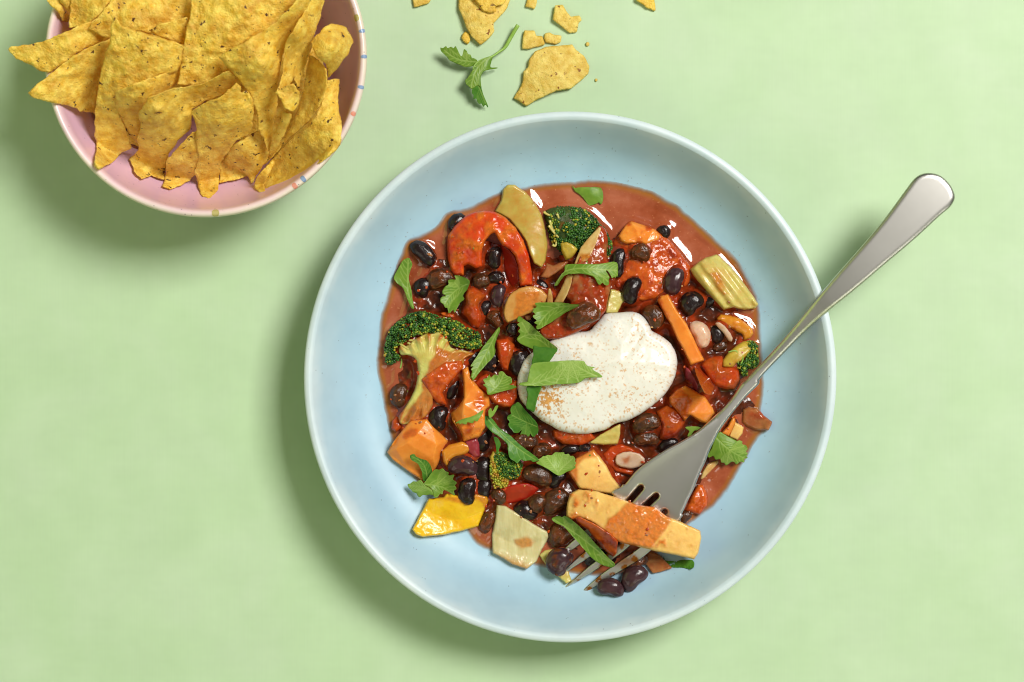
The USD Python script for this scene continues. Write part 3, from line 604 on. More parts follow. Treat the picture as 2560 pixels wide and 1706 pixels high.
def ball(view, cx, cy, L, Wd, ang, m, label, lift=.35, sauce=0.0, bend=.12, name='black_bean', cat='bean', group='beans in the stew', flat=.86, z=None, tilt=0.0, blunt=.0):
    """A bean: kidney shaped ellipsoid L x Wd view units, long axis at ang degrees from the photo's right, anticlockwise."""
    seed = next(seeds)
    s = VIEW[view][2] * PX
    a, b = L * s / 2, Wd * s / 2
    c = b * flat
    g = G(view, [(cx, cy)])[0]
    sph = trimesh.creation.icosphere(4)
    p = np.array(sph.vertices)
    q = np.sign(p) * np.abs(p) ** (1 - .12)           # slightly boxy, as beans are
    v = q * [a, b, c] / np.abs(q).max()
    v[:, 1] += bend * b * (1 - 2 * (v[:, 0] / a) ** 2)
    nv = 2 * fbm(p * 1.7 + seed, 2, seed) - 1
    v *= (1 + .085 * nv + .02 * (2 * fbm(p * 5 + seed, 2, seed + 2) - 1))[:, None]
    # the little eye of the bean: a shallow dent on the inner side
    eye = np.exp(-((v[:, 0] / (.3 * a)) ** 2 + ((v[:, 1] + b) / (.5 * b)) ** 2))
    v[:, 1] += .14 * b * eye
    sm = np.zeros(len(v))
    sauce = max(sauce, .22)
    if sauce:
        sm = sstep((fbm(p * 2.3 + seed * .7, 3, seed + 3) - (1.02 - sauce)) / .16 + .5)
        v += p * (sm * .28 * MM * (1 + n3(v[:, :2] + seed, 1.5e-3, seed)))[:, None]
    ra, rt = deg(ang), deg(tilt)
    R = np.array([[math.cos(ra), -math.sin(ra), 0], [math.sin(ra), math.cos(ra), 0], [0, 0, 1]]) @ np.array([[math.cos(rt), 0, -math.sin(rt)], [0, 1, 0], [math.sin(rt), 0, math.cos(rt)]])
    v = v @ R.T
    if z is None:
        pg = Polygon(g + np.array([[math.cos(t) * a * math.cos(ra) - math.sin(t) * b * math.sin(ra), math.cos(t) * a * math.sin(ra) + math.sin(t) * b * math.cos(ra)] for t in np.linspace(0, 6.28, 24)[:-1]]))
        zc = np.percentile(hm_under(pg)[1], 45) + c * lift
    else:
        zc = max(z * MM, HM0[hm_index(g[None])][0] + c * .85)
    w = W(g[None], np.array([zc]))[0]
    v = v + w
    hm_add(v[:, :2] / (1 - v[:, 2] / CAM_H)[:, None], v[:, 2])
    return put(name, (v, sph.faces), M[m], label=label, cat=cat, group=group, attrs={'sauce': sm})

def piece(name, view, poly, m, label, cat, th=4.0, er=1.2, part=None, **k):
    mesh, at, top = slab(view, poly, th, er, **k)
    return put(name, mesh, M[m], parent=part, label=label, cat=cat if part is None else None, attrs=at)

# ---- lowest layer: beans half sunk in the broth and sauce
B = ball
B(4, 555, 842, 335, 185, -42, 'bean', 'black bean at the far upper left of the stew, alone in the pale broth', z=11.6)
B(4, 925, 510, 235, 165, 52, 'bean', 'black bean half hidden under the left side of the red pepper ring', z=11.8)
B(4, 740, 1130, 300, 215, 15, 'bean_brown', 'brown coated bean between the red pepper ring and the broccoli slice', z=11.5, sauce=.45)
B(4, 560, 1215, 210, 190, 60, 'bean', 'bean sunk in the broth beside the coriander leaf at the far left', z=9.2)
B(11, 835, 175, 400, 265, 86, 'bean', 'black bean standing inside the red pepper ring', z=15.5, sauce=.35)
B(11, 590, 600, 330, 270, 20, 'bean_brown', 'dark saucy bean left of the pair of beans below the red pepper ring', z=14.0, sauce=.4)
B(11, 860, 545, 310, 235, -12, 'bean', 'black bean lying flat just below the bean in the red pepper ring', lift=.5, sauce=.35)
B(11, 650, 1075, 300, 230, 70, 'bean', 'black bean left of the round orange slice, lower of the near pair', lift=.3, sauce=.2)
B(11, 905, 850, 400, 270, 78, 'bean_purple', 'black bean with a lilac sheen just left of the round orange slice', lift=.75, sauce=.3)
B(11, 850, 1270, 330, 230, -40, 'bean_brown', 'brown saucy bean below left of the round orange slice', lift=.6, sauce=.55)
B(11, 1150, 1450, 250, 210, 80, 'bean', 'dark bean under the tip of the coriander leaf above the cream', z=15, sauce=.35)
B(11, 1570, 400, 260, 220, 30, 'bean', 'dark bean deep in the gap right of the red pepper ring end', z=12.8)
B(11, 1660, 690, 290, 200, -35, 'bean', 'black bean between the red pepper ring end and the white sliver', z=14.5, sauce=.25)
B(11, 1400, 1290, 300, 260, 10, 'bean', 'dark bean in the gap under the round orange slice', z=13.5, sauce=.25)
B(6, 1440, 660, 260, 180, 75, 'bean', 'dark bean touching the left edge of the cream', z=16, sauce=.35)
B(6, 270, 975, 235, 165, 80, 'bean_brown', 'bean sunk in broth left of the broccoli stalk', z=9.6, sauce=.3)
B(6, 780, 900, 240, 150, 65, 'bean', 'dark bean in the gap between the broccoli stalk and the carrot wedge', z=13.5, sauce=.2)
B(6, 652, 1195, 250, 195, 80, 'bean', 'glossy black bean above the orange carrot cube', z=15.0)
B(6, 1180, 640, 260, 180, 60, 'bean', 'dark bean behind the slanting coriander leaf', z=12.5, sauce=.2)
B(6, 950, 620, 260, 170, 20, 'bean', 'dark bean under the right end of the broccoli slice', z=11.8)
B(8, 960, 500, 250, 190, 80, 'bean', 'black bean left of the small broccoli sprig', z=13.5, sauce=.15)
B(8, 965, 680, 220, 190, 70, 'bean', 'black bean below left of the small broccoli sprig', z=13.0, sauce=.15)
B(8, 960, 210, 240, 180, 75, 'bean', 'dark bean under the long dark coriander leaf', z=12.6, sauce=.2)
B(8, 1010, 985, 220, 130, 60, 'bean_brown', 'small brown bean between the yellow pepper and the tan pepper piece', z=9.6, sauce=.5)
B(8, 1640, 580, 210, 170, 50, 'bean', 'dark bean behind the pale coriander leaf by the potato chunk', z=13.2, sauce=.3)
B(8, 1640, 800, 280, 210, 30, 'bean_brown', 'dark saucy bean left of the potato baton', z=12.5, sauce=.45)
B(8, 1350, 900, 240, 200, 10, 'bean', 'dark bean above the tan pepper piece', z=9.8, sauce=.25)
B(8, 1700, 1090, 260, 200, 40, 'bean_brown', 'brown bean under the coriander leaf right of the tan pepper piece', z=10.2, sauce=.55)
B(14, 470, 640, 220, 120, 20, 'bean', 'black bean against the fork neck on its left', z=14.0)
B(9, 560, 1060, 210, 150, 65, 'bean', 'dark bean between the fork tines below the potato baton', z=9.2)
B(9, 430, 1090, 210, 140, 50, 'bean', 'dark bean under the lower coriander leaf between the tines', z=9.0)
B(20, 185, 665, 230, 215, 30, 'bean_brown', 'olive brown bean left of the coriander strip over the fork tines', z=13.5, sauce=.35)
B(20, 1180, 1180, 390, 265, 42, 'bean_purple', 'right one of the two shiny beans at the lower end of the stew', z=10.0)
B(20, 870, 1310, 360, 240, -10, 'bean_purple', 'lowest bean on the plate, next to the outer fork tine', z=9.8)
B(20, 1220, 985, 300, 170, 40, 'bean_brown', 'brown bean behind the two shiny beans by the outer tine', z=9.6, sauce=.5)

# ---- red pepper ring
pep = thing('red_pepper_ring', (*W(G(4, [(1250, 800)]), .012)[0, :2], .011), 'bright red arched pepper piece curling round a black bean', 'pepper')
rp_ctrl = [(830, 760, 13), (1000, 500, 16), (1230, 375, 17.5), (1500, 500, 19), (1700, 850, 19), (1690, 1200, 16.5), (1100, 700, 19), (1000, 1050, 13.5), (1200, 900, 17), (1500, 900, 18.5)]
def rp_ribs(g, d):
    return .5 * MM * np.sin(g @ np.array([math.cos(.25), math.sin(.25)]) / 1.1e-3 + 2 * n3(g, 6e-3, 7))
piece('flesh', 4, [(828, 650), (900, 545), (1010, 440), (1120, 395), (1230, 375), (1340, 390), (1450, 450), (1560, 560), (1650, 700), (1705, 850), (1742, 1050), (1750, 1188), (1680, 1200), (1610, 1212), (1600, 1100), (1590, 980), (1560, 880), (1500, 800), (1420, 758), (1380, 700), (1335, 618), (1290, 640), (1235, 710), (1205, 800), (1195, 900), (1205, 985), (1130, 1012), (1050, 962), (1000, 985), (1000, 1090), (900, 1090), (858, 1030), (830, 930), (818, 800)], 'red_pepper', '', '', th=4.0, er=1.4, part=pep, zf=surface(4, rp_ctrl), sauce=.42, bumps=((.55, 3.5), (.26, 1.3)), sp=.45)
piece('inner_wall', 4, [(1400, 740), (1500, 800), (1560, 880), (1600, 1000), (1612, 1215), (1540, 1235), (1470, 1150), (1430, 980), (1405, 860)], 'red_pepper_skin', '', '', th=3.0, er=1.0, part=pep, zf=surface(4, [(1420, 760, 14), (1600, 1200, 13.5), (1470, 1100, 10.5), (1420, 900, 11)]), sauce=.15)

piece('green_pepper_wedge', 4, [(1425, 150), (1472, 95), (1550, 95), (1680, 180), (1780, 300), (1850, 430), (1890, 600), (1912, 750), (1895, 920), (1850, 1003), (1765, 955), (1720, 850), (1680, 720), (1600, 600), (1500, 480), (1400, 420), (1330, 390), (1400, 280)], 'green_pepper', 'large olive green pepper wedge leaning against the red pepper ring', 'pepper', th=3.6, er=.9,
      zf=surface(4, [(1425, 150, 10.2), (1550, 95, 9.8), (1330, 400, 12), (1880, 600, 14.5), (1850, 1000, 17), (1690, 720, 18.5), (1780, 500, 14.6), (1765, 880, 19.3)]), sauce=.12, bumps=((.2, 5), (.06, 1.1)))

# ---- upper broccoli head, onion wedge, stems
def buds(view, polys, n, r, dome, z0, seed, tone=(.05, .55), yellow=.12, prt=None, zf=None, lump=.9, warm=None):
    """Hundreds of flower buds crowded over a domed outline: one part, nobody could count them."""
    rng = np.random.default_rng(seed)
    pg = Polygon(chaikin(G(view, polys), 2))
    x0, y0, x1, y1 = pg.bounds
    pts = []
    sp = r * 1.25 * MM
    tries = rng.uniform([x0, y0], [x1, y1], (60000, 2))
    tries = tries[shapely.contains_xy(pg, tries[:, 0], tries[:, 1])]
    kept = []
    grid = {}
    for q in tries:
        k = (int(q[0] // sp), int(q[1] // sp))
        if all(np.hypot(*(q - o)) > sp for i in (-1, 0, 1) for j in (-1, 0, 1) for o in grid.get((k[0] + i, k[1] + j), ())):
            grid.setdefault(k, []).append(q); kept.append(q)
            if len(kept) >= n:
                break
    kept = np.array(kept)
    d = shapely.distance(shapely.points(kept), pg.exterior); dm = d.max()
    base = zf(kept) if zf is not None else np.full(len(kept), z0 * MM)
    heads = []
    for q in kept:
        if all(np.hypot(*(q - o)) > 3.6 * MM for o in heads):
            heads.append(q)
    heads = np.array(heads)
    hd = cKDTree(heads).query(kept)[0] / (2.6 * MM)
    clump = 1.6 * np.sqrt(np.clip(1 - hd * hd, 0, 1)) - .9 + .3 * n3(kept, 2e-3, seed)
    z = base + dome * MM * np.sqrt(np.clip(d / dm * (2 - d / dm), 0, 1)) + lump * MM * clump * np.clip(d / .002, .35, 1)
    unit = trimesh.creation.icosphere(1)
    parts, tones = [], []
    for q, zz, cl in zip(kept, z, clump):
        rr = r * MM * rng.uniform(.65, 1.35)
        m = np.array(unit.vertices) * [rr, rr * rng.uniform(.75, 1.1), rr * 1.3]
        a = rng.uniform(0, 6.28)
        m = m @ np.array([[math.cos(a), -math.sin(a), 0], [math.sin(a), math.cos(a), 0], [0, 0, 1]]).T
        m = m + W(q[None], np.array([zz]))[0]
        parts.append((m, unit.faces))
        t = rng.uniform(*tone) + .14 * cl
        if rng.random() < yellow * (1.6 if cl > 0 else .6):
            t = rng.uniform(.62, .98)
        if warm is not None and rng.random() < warm(q):
            t = rng.uniform(.66, .97)
        tones.append(np.full(len(m), np.clip(t, 0, 1)))
    mesh = join(parts)
    put('buds', mesh, M['bud'], parent=prt, kind='stuff', attrs={'tone': np.concatenate(tones), 'sauce': np.zeros(len(mesh[0]))})
    # the closed cushion that carries them
    hm_add(kept, z)
    return kept, z

broc = thing('broccoli_floret', (*W(G(18, [(600, 600)]), .013)[0, :2], .010), 'dark green broccoli floret in the broth right of the olive pepper wedge', 'broccoli')
UP = [(165, 300), (230, 240), (330, 215), (470, 205), (620, 215), (780, 270), (900, 380), (980, 480), (1060, 590), (1110, 720), (1130, 860), (1120, 960), (1030, 980), (900, 900), (760, 800), (640, 830), (560, 900), (470, 960), (400, 830), (290, 740), (240, 600), (200, 470)]
mesh, at, _ = slab(18, UP, 5.0, 3.5, zf=surface(18, [(200, 400, 8), (600, 300, 9), (1000, 600, 10), (600, 800, 10.5)]), smooth=2, dome=2.0, sauce=.3)
put('cushion', mesh, M['broccoli_dark'], parent=broc, attrs=at)
buds(18, UP, 620, .58, 3.6, 12.6, 5, tone=(.0, .42), yellow=.10, prt=broc, lump=1.5, warm=lambda q: .5 * (q[0] < G(18, [(330, 500)])[0][0]), zf=surface(18, [(200, 400, 11.6), (600, 230, 12.4), (1100, 700, 13.5), (600, 850, 13.5)]))
piece('stalk', 18, [(400, 720), (480, 700), (560, 730), (640, 800), (600, 880), (540, 940), (470, 960), (410, 830)], 'broccoli_stem', '', '', th=3.0, er=1.2, part=broc, zf=surface(18, [(480, 700, 18.2), (560, 930, 16.5), (400, 800, 17)]), sauce=.3, bumps=((.5, 2.4), (.3, 1.1)))
def sprigs(view, lines, z0, z1, m, prt, r=.45):
    for ln in lines:
        g = G(view, ln)
        p = spline(W(g, np.linspace(z0, z1, len(g)) * MM), 8)
        put('stemlet', tube(p, np.linspace(r, r * 1.25, 8) * MM, 6), M[m], parent=prt)
sprigs(18, [[(330, 600), (270, 480), (250, 400)], [(370, 640), (300, 560), (235, 470)], [(340, 700), (320, 760), (290, 740)], [(250, 330), (190, 300), (170, 280)], [(380, 380), (365, 340), (350, 310)]], 15.5, 16.8, 'broccoli_flesh', broc)

piece('onion_strip', 18, [(260, 780), (290, 800), (240, 920), (210, 1000), (300, 1030), (380, 990), (480, 960), (520, 980), (430, 1080), (330, 1150), (220, 1215), (110, 1195), (160, 1110), (200, 980)], 'onion', 'brown curved onion scrap left of the coriander leaf with the long stalk', 'onion', th=3.0, er=1.1, zf=surface(18, [(270, 790, 12), (110, 1190, 14.5), (500, 970, 13.5)]), sauce=.4)

# ---- crushed tomato in the upper right
piece('cooked_tomato', 18, [(1120, 720), (1210, 600), (1310, 460), (1385, 405), (1500, 440), (1700, 510), (1880, 640), (1985, 740), (2090, 870), (2215, 1040), (2230, 1200), (2150, 1330), (1960, 1420), (1700, 1500), (1500, 1520), (1250, 1420), (1130, 1300), (1150, 1050), (1150, 850)], 'tomato', 'large orange red mass of crushed tomato in the upper right of the stew', 'tomato', th=4.5, er=2.2, smooth=2,
      zf=surface(18, [(1120, 720, 8.5), (1385, 410, 9.5), (1900, 640, 8.6), (2215, 1040, 8.9), (2080, 1250, 10.5), (1450, 650, 12.0), (1500, 1000, 12), (1700, 1250, 12.2), (1300, 1400, 12), (1800, 900, 11)]), sauce=.42, bumps=((1.0, 6), (.55, 2.6), (0.34, 1.1), (.12, .8)))
piece('carrot_chunk', 18, [(1205, 620), (1310, 465), (1390, 408), (1520, 450), (1720, 520), (1800, 600), (1780, 680), (1600, 740), (1480, 720), (1320, 730), (1240, 690)], 'carrot', 'saucy orange carrot chunk breaking the broth at the upper right, below the white glints', 'carrot', th=3.5, er=1.3,
      zf=surface(18, [(1210, 620, 13.5), (1390, 410, 11.5), (1720, 520, 11), (1500, 620, 15), (1600, 735, 13.5), (1350, 680, 15)], True), sauce=.42, bumps=((.4, 3), (.2, 1.1)))
B(18, 1845, 560, 190, 165, -50, 'bean', 'small round black bean at the broth edge right of the carrot chunk', z=12.2)
B(18, 1520, 860, 270, 235, -20, 'bean_brown', 'brown sauce coated bean in the crushed tomato under the carrot chunk', lift=.25, sauce=.5)
B(18, 1215, 990, 405, 195, 84, 'bean', 'upright black bean at the right end of the coriander leaf with the long stalk', z=17.5, sauce=.2)
B(18, 1990, 1250, 390, 260, 72, 'bean_purple', 'smooth purplish bean standing on the crushed tomato left of the celery piece', lift=.55, bend=.05)
B(18, 1400, 1380, 385, 255, 72, 'bean', 'dull black bean above the right end of the cream', lift=.5, sauce=.22)

# ---- onion wedge running down to the cream
wed = thing('onion_wedge', (*W(G(5, [(450, 950)]), .014)[0, :2], .012), 'long reddish brown onion wedge running from the broccoli floret down to the cream', 'onion')
piece('layer', 5, [(580, 488), (640, 530), (665, 640), (655, 760), (690, 900), (705, 1000), (695, 1090), (665, 1220), (640, 1330), (520, 1440), (430, 1500), (300, 1560), (160, 1600), (30, 1590), (0, 1500), (120, 1420), (230, 1320), (300, 1240), (250, 1180), (310, 1010), (370, 800), (460, 640), (520, 560)], 'onion', '', '', th=3.4, er=1.5, smooth=2, part=wed,
      zf=surface(5, [(580, 490, 16.5), (640, 760, 17), (700, 1050, 17), (500, 1000, 20.5), (640, 1330, 19), (300, 1240, 18), (50, 1560, 18), (450, 700, 18), (400, 1480, 20)]), sauce=.62, bumps=((.5, 4), (.3, 1.5)), extra=lambda g, d: .12 * MM * np.sin(g @ np.array([math.cos(.3), math.sin(.3)]) / .6e-3 + 3 * n3(g, 6e-3, 1)))
piece('pale_edge', 5, [(585, 495), (600, 520), (560, 640), (500, 780), (440, 870), (330, 870), (400, 700), (480, 600)], 'onion_tan', '', '', th=1.2, er=.6, part=wed, zf=surface(5, [(585, 495, 20.2), (330, 870, 21), (500, 780, 21.6)]), sauce=.4)
piece('pale_edge', 5, [(262, 975), (325, 960), (310, 1050), (270, 1160), (225, 1245), (130, 1245), (200, 1120)], 'onion_tan', '', '', th=1.4, er=.6, part=wed, zf=surface(5, [(300, 970, 20.5), (130, 1240, 17), (225, 1240, 20)]), sauce=.25)
piece('onion_sliver', 11, [(1808, 672), (1835, 760), (1860, 860), (1872, 1000), (1748, 1000), (1770, 860), (1790, 760)], 'onion_tan', 'pale pointed sliver standing above the coriander leaf over the cream', 'onion', th=1.6, er=.7, zf=surface(11, [(1808, 672, 21), (1872, 980, 17), (1748, 980, 17)]), sauce=.15)
piece('celery_scrap', 5, [(690, 1108), (770, 1122), (860, 1190), (830, 1225), (800, 1260), (760, 1345), (640, 1345), (665, 1220)], 'celery', 'small tan celery scrap between the onion wedge and the dull black bean', 'celery', th=2.6, er=.8, zf=surface(5, [(690, 1108, 16.5), (860, 1190, 15.5), (650, 1340, 17.5), (760, 1340, 16)]), sauce=.3)
B(5, 420, 1372, 330, 225, 20, 'bean_brown', 'large brown bean on the lower end of the onion wedge, touching the cream', lift=.45, sauce=.55)

# ---- centre left
piece('tomato_chunk', 11, [(340, 728), (450, 700), (560, 760), (680, 850), (560, 985), (550, 1060), (600, 1180), (612, 1300), (545, 1440), (420, 1405), (330, 1250), (225, 1150), (310, 1000), (300, 850)], 'tomato_red', 'red tomato chunk just right of the small lobed coriander leaf', 'tomato', th=4.5, er=1.8, sp=.42, zf=surface(11, [(400, 720, 14), (680, 850, 13), (240, 1150, 12), (540, 1440, 12.5), (470, 950, 16), (500, 1280, 14.5)]), sauce=.4, bumps=((.7, 4), (0.47, 1.6), (.12, .8)))
piece('carrot_slice', 11, [(1130, 800), (1260, 722), (1400, 680), (1550, 690), (1680, 742), (1772, 850), (1745, 960), (1700, 1010), (1560, 1130), (1400, 1190), (1240, 1270), (1060, 1342), (1010, 1262), (988, 1160), (1010, 1030), (1060, 900)], 'carrot_pale', 'round pale orange slice in the upper middle of the stew', 'carrot', th=2.6, er=.8, zf=surface(11, [(1130, 800, 19.5), (1550, 690, 19), (1770, 850, 18), (1060, 1340, 17.5), (1400, 1000, 19.2)]), sauce_poly=[(1250, 800), (1600, 780), (1640, 950), (1500, 1100), (1250, 1280), (1150, 1200), (1230, 1000)], thick=.2, bumps=((.12, 3), (.06, 1.0)))
piece('pepper_scrap', 11, [(1340, 1200), (1470, 1190), (1480, 1290), (1400, 1300)], 'onion', 'tiny brown scrap in the dark gap below the round orange slice', 'vegetable scrap', th=1.5, er=.7, sink=-.3)
piece('tomato_bit', 6, [(1210, 432), (1330, 410), (1402, 482), (1372, 620), (1342, 742), (1280, 732), (1240, 640), (1228, 560)], 'tomato_red', 'saucy red chunk between the slanting coriander leaf and the cream', 'tomato', th=4.5, er=1.6, sp=.42, zf=surface(6, [(1210, 430, 13.5), (1400, 480, 13.5), (1300, 735, 12), (1310, 560, 15)]), sauce=.45, bumps=((.7, 3.5), (0.41, 1.4), (.12, .8)))

# ---- the big broccoli slice on the left
big = thing('broccoli_slice', (*W(G(17, [(850, 900)]), .014)[0, :2], .010), 'large halved broccoli floret with a pale cut face at the left of the stew', 'broccoli')
STALK = [(365, 850), (430, 885), (500, 850), (560, 790), (640, 745), (760, 690), (860, 690), (950, 665), (1040, 750), (1090, 800), (1130, 900), (1250, 930), (1400, 960), (1480, 1000), (1340, 1075), (1320, 1150), (1220, 1240), (1040, 1340), (880, 1500), (862, 1650), (845, 1785), (740, 1955), (600, 2010), (400, 2062), (338, 1955), (447, 1785), (540, 1630), (600, 1480), (628, 1330), (630, 1210), (610, 1110), (560, 1045), (470, 1010), (385, 1015), (350, 960)]
sctrl = [(365, 850, 14), (860, 700, 17.5), (1480, 1000, 15), (800, 1100, 18.5), (620, 1300, 16), (400, 2050, 13), (800, 1800, 15.5), (600, 1800, 15.5), (1100, 1200, 17.5)]
def fan(g, d):
    c = G(17, [(760, 1350)])[0]
    v = g - c; a = np.arctan2(v[:, 1], v[:, 0]); r = np.linalg.norm(v, axis=1)
    return -MM * sstep((r - .0105) / .007) * (.9 + 1.0 * np.sin(a * 24 + 2 * n3(g, 4e-3, 2))) + .10 * MM * np.sin(a * 70 + 3 * n3(g, 5e-3, 4))
def valley(g):
    c = G(17, [(760, 1350)])[0]
    v = g - c; a = np.arctan2(v[:, 1], v[:, 0]); r = np.linalg.norm(v, axis=1)
    return .95 * sstep((r - .0125) / .006) * sstep(.1 - .9 * np.sin(a * 24 + 2 * n3(g, 4e-3, 2)))
piece('stalk', 17, STALK, 'broccoli_flesh', '', '', th=4.2, er=1.3, part=big, zf=surface(17, sctrl), extra=fan, sp=.4, bumps=((.15, 3), (.08, 1)), smooth=2,
      sauce_poly=[(900, 880), (1100, 960), (1500, 950), (1500, 1100), (1200, 1300), (900, 1500), (880, 1700), (820, 1900), (700, 2000), (380, 2080), (500, 1850), (640, 1600), (700, 1400), (830, 1150)], thick=.35, smap=valley)
CROWN = [(118, 930), (155, 800), (185, 690), (225, 600), (325, 510), (420, 450), (560, 370), (700, 345), (860, 400), (1000, 440), (1190, 480), (1350, 600), (1480, 640), (1565, 690), (1585, 800), (1595, 880), (1500, 935), (1360, 910), (1220, 890), (1110, 830), (1040, 745), (940, 690), (850, 670), (700, 690), (590, 710), (490, 780), (400, 835), (320, 870), (260, 950), (350, 1000), (372, 1060), (300, 1122), (220, 1172), (150, 1130), (130, 1030)]
mesh, at, _ = slab(17, CROWN, 4.0, 2.0, zf=surface(17, [(150, 900, 9.5), (600, 400, 11), (1100, 600, 13), (1560, 800, 12.5)]), smooth=2, sauce=.35)
put('cushion', mesh, M['broccoli_dark'], parent=big, attrs=at)
buds(17, CROWN, 900, .54, 1.6, 12.5, 9, tone=(.05, .50), yellow=.10, prt=big, zf=surface(17, [(150, 900, 14.5), (600, 400, 15.5), (1100, 560, 18.6), (1560, 800, 17.6), (700, 640, 18.4), (950, 650, 18.8), (1350, 850, 18.2), (300, 1100, 14)]), lump=1.7, warm=lambda q: .60 * np.exp(-(Polygon(G(17, STALK)).distance(shapely.Point(*q)) / .0022) ** 2) + .28 * (G(17, [(1150, 800)])[0][0] < q[0]))
sprigs(17, [[(640, 1000), (500, 930), (370, 850)], [(700, 900), (620, 800), (500, 790)], [(800, 850), (770, 760), (740, 680)], [(860, 850), (850, 760), (860, 680)], [(930, 850), (940, 770), (960, 690)], [(1010, 900), (1030, 820), (1060, 760)], [(1160, 1060), (1155, 1000), (1140, 920)], [(600, 900), (540, 860), (480, 830)]], 19.2, 17.5, 'broccoli_flesh', big, r=.42)
sprigs(17, [[(375, 1030), (385, 1100), (365, 1210)]], 12.5, 12.2, 'stem', big, r=.3)
sprigs(17, [[(470, 1568), (420, 1510), (350, 1490)]], 13.2, 12.6, 'stem', big, r=.45)
piece('tomato_chunk', 6, [(478, 820), (600, 722), (720, 645), (880, 632), (900, 700), (780, 835), (690, 950), (742, 1080), (640, 1052), (560, 962)], 'tomato', 'glossy tomato piece lying across the broccoli stalk', 'tomato', th=3.6, er=1.6, sp=.42, zf=surface(6, [(480, 820, 18.5), (880, 635, 18.5), (740, 1078, 15), (690, 800, 19.2), (600, 950, 17.5)]), sauce=.4, bumps=((.6, 4), (0.47, 1.5), (.12, .8)))
piece('tomato_scrap', 17, [(960, 375), (1080, 365), (1180, 400), (1185, 455), (1090, 450), (1000, 420)], 'tomato', 'small orange red scrap on the top edge of the big broccoli slice', 'tomato', th=2.0, er=.9, sauce=.2, q=85)
piece('tomato_scrap', 8, [(110, 50), (150, 0), (200, 20), (205, 110), (150, 160), (105, 120)], 'tomato_red', 'small red scrap at the foot of the broccoli stalk, behind the carrot cube', 'tomato', th=4.0, er=1.6, sp=.42, zf=surface(8, [(150, 60, 10.5)]), sauce=.4)

# ---- carrot wedge, red chunks left of the cream
piece('carrot_wedge', 6, [(880, 722), (940, 690), (972, 800), (1050, 900), (1150, 982), (1155, 1080), (1112, 1120), (1112, 1290), (1050, 1382), (900, 1432), (862, 1330), (790, 1232), (768, 1150), (850, 1080), (900, 1000), (895, 850)], 'carrot', 'upright carrot wedge between the broccoli stalk and the cream', 'carrot', th=4.5, er=1.1,
      zf=surface(6, [(900, 710, 16.5), (1000, 870, 18), (1150, 1000, 15), (900, 1060, 18.5), (1110, 1280, 17), (905, 1425, 12.5), (880, 1310, 18), (775, 1160, 12), (1100, 1190, 18.5)], True), sauce=.36, bumps=((.2, 3), (.12, 1.1)), thick=.7)
piece('tomato_chunk', 6, [(1000, 860), (1060, 790), (1120, 760), (1300, 880), (1420, 820), (1425, 1000), (1362, 1092), (1290, 1092), (1190, 1052), (1120, 960)], 'tomato_red', 'deep red tomato slice under the lobed leaf at the left edge of the cream', 'tomato', th=3.6, er=1.3, sp=.42, zf=surface(6, [(1000, 860, 15), (1120, 765, 16), (1420, 830, 15), (1360, 1090, 14.5), (1190, 1050, 15.5)]), sauce=.45, bumps=((.5, 4), (0.34, 1.3), (.12, .8)))

# ---- right side
piece('celery_piece', 5, [(1468, 915), (1545, 850), (1622, 800), (1732, 770), (1762, 790), (1880, 900), (1992, 1040), (2092, 1180), (2142, 1260), (2110, 1300), (2000, 1312), (1890, 1290), (1800, 1316), (1720, 1230), (1600, 1090), (1520, 1000)], 'celery', 'ribbed yellow green celery piece at the right edge of the broth', 'celery', th=4.6, er=1.0,
      zf=surface(5, [(1468, 915, 11.5), (1750, 775, 10.5), (2140, 1262, 10), (1800, 1312, 12), (1650, 900, 15), (1930, 1230, 14.2), (1830, 1000, 14.4)]), sauce_poly=[(1640, 950), (1720, 930), (1780, 1010), (1780, 1110), (1840, 1160), (1800, 1190), (1720, 1090), (1680, 1010)],
      extra=lambda g, d: .42 * MM * np.cos((g - G(5, [(1700, 850)])[0]) @ np.array([math.sin(deg(53)), math.cos(deg(53))]) / .62e-3), bumps=((.12, 4), (.05, 1)), sp=.4, thick=.5)
B(13, 720, 220, 350, 290, 45, 'bean', 'shiny black bean between the carrot stick and the celery piece', z=17.5, sauce=.3)
B(13, 1000, 150, 280, 190, 45, 'bean', 'dark bean in the shadow under the celery piece', z=12.8)
B(13, 190, 400, 330, 270, -55, 'bean_brown', 'brown coated bean at the upper right edge of the cream', z=17.5, sauce=.5)
st = thing('carrot_stick', (*W(G(13, [(600, 600)]), .014)[0, :2], .012), 'long bright orange carrot stick right of the cream', 'carrot')
piece('cut_stick', 13, [(238, 172), (290, 110), (392, 88), (442, 170), (522, 320), (642, 480), (732, 660), (822, 850), (902, 1012), (870, 1030), (710, 1086), (620, 900), (520, 720), (420, 500), (330, 360), (268, 230)], 'carrot', '', '', th=5.0, er=.9, part=st, zf=surface(13, [(240, 172, 16), (392, 90, 17.5), (900, 1012, 15.5), (710, 1085, 16.0), (480, 300, 18), (400, 460, 16.5), (650, 620, 17)]), sauce=.2, bumps=((.12, 3), (.06, 1)),
      sauce_poly=[(230, 160), (300, 110), (330, 250), (430, 470), (530, 700), (640, 920), (700, 1080), (640, 960), (500, 720), (330, 380)], thick=.15)
B(13, 838, 648, 395, 250, -62, 'bean_pale', 'pinkish beige bean beside the lower half of the carrot stick', z=16.5, name='pale_bean', sauce=.08)
B(13, 1065, 650, 260, 200, -70, 'bean', 'matte black bean between the pink beige bean and the white sliver', z=14.5, sauce=.2)
B(13, 1120, 820, 200, 150, 20, 'bean_brown', 'small dark bean in the hollow left of the right broccoli sprig', z=12.5, sauce=.4)
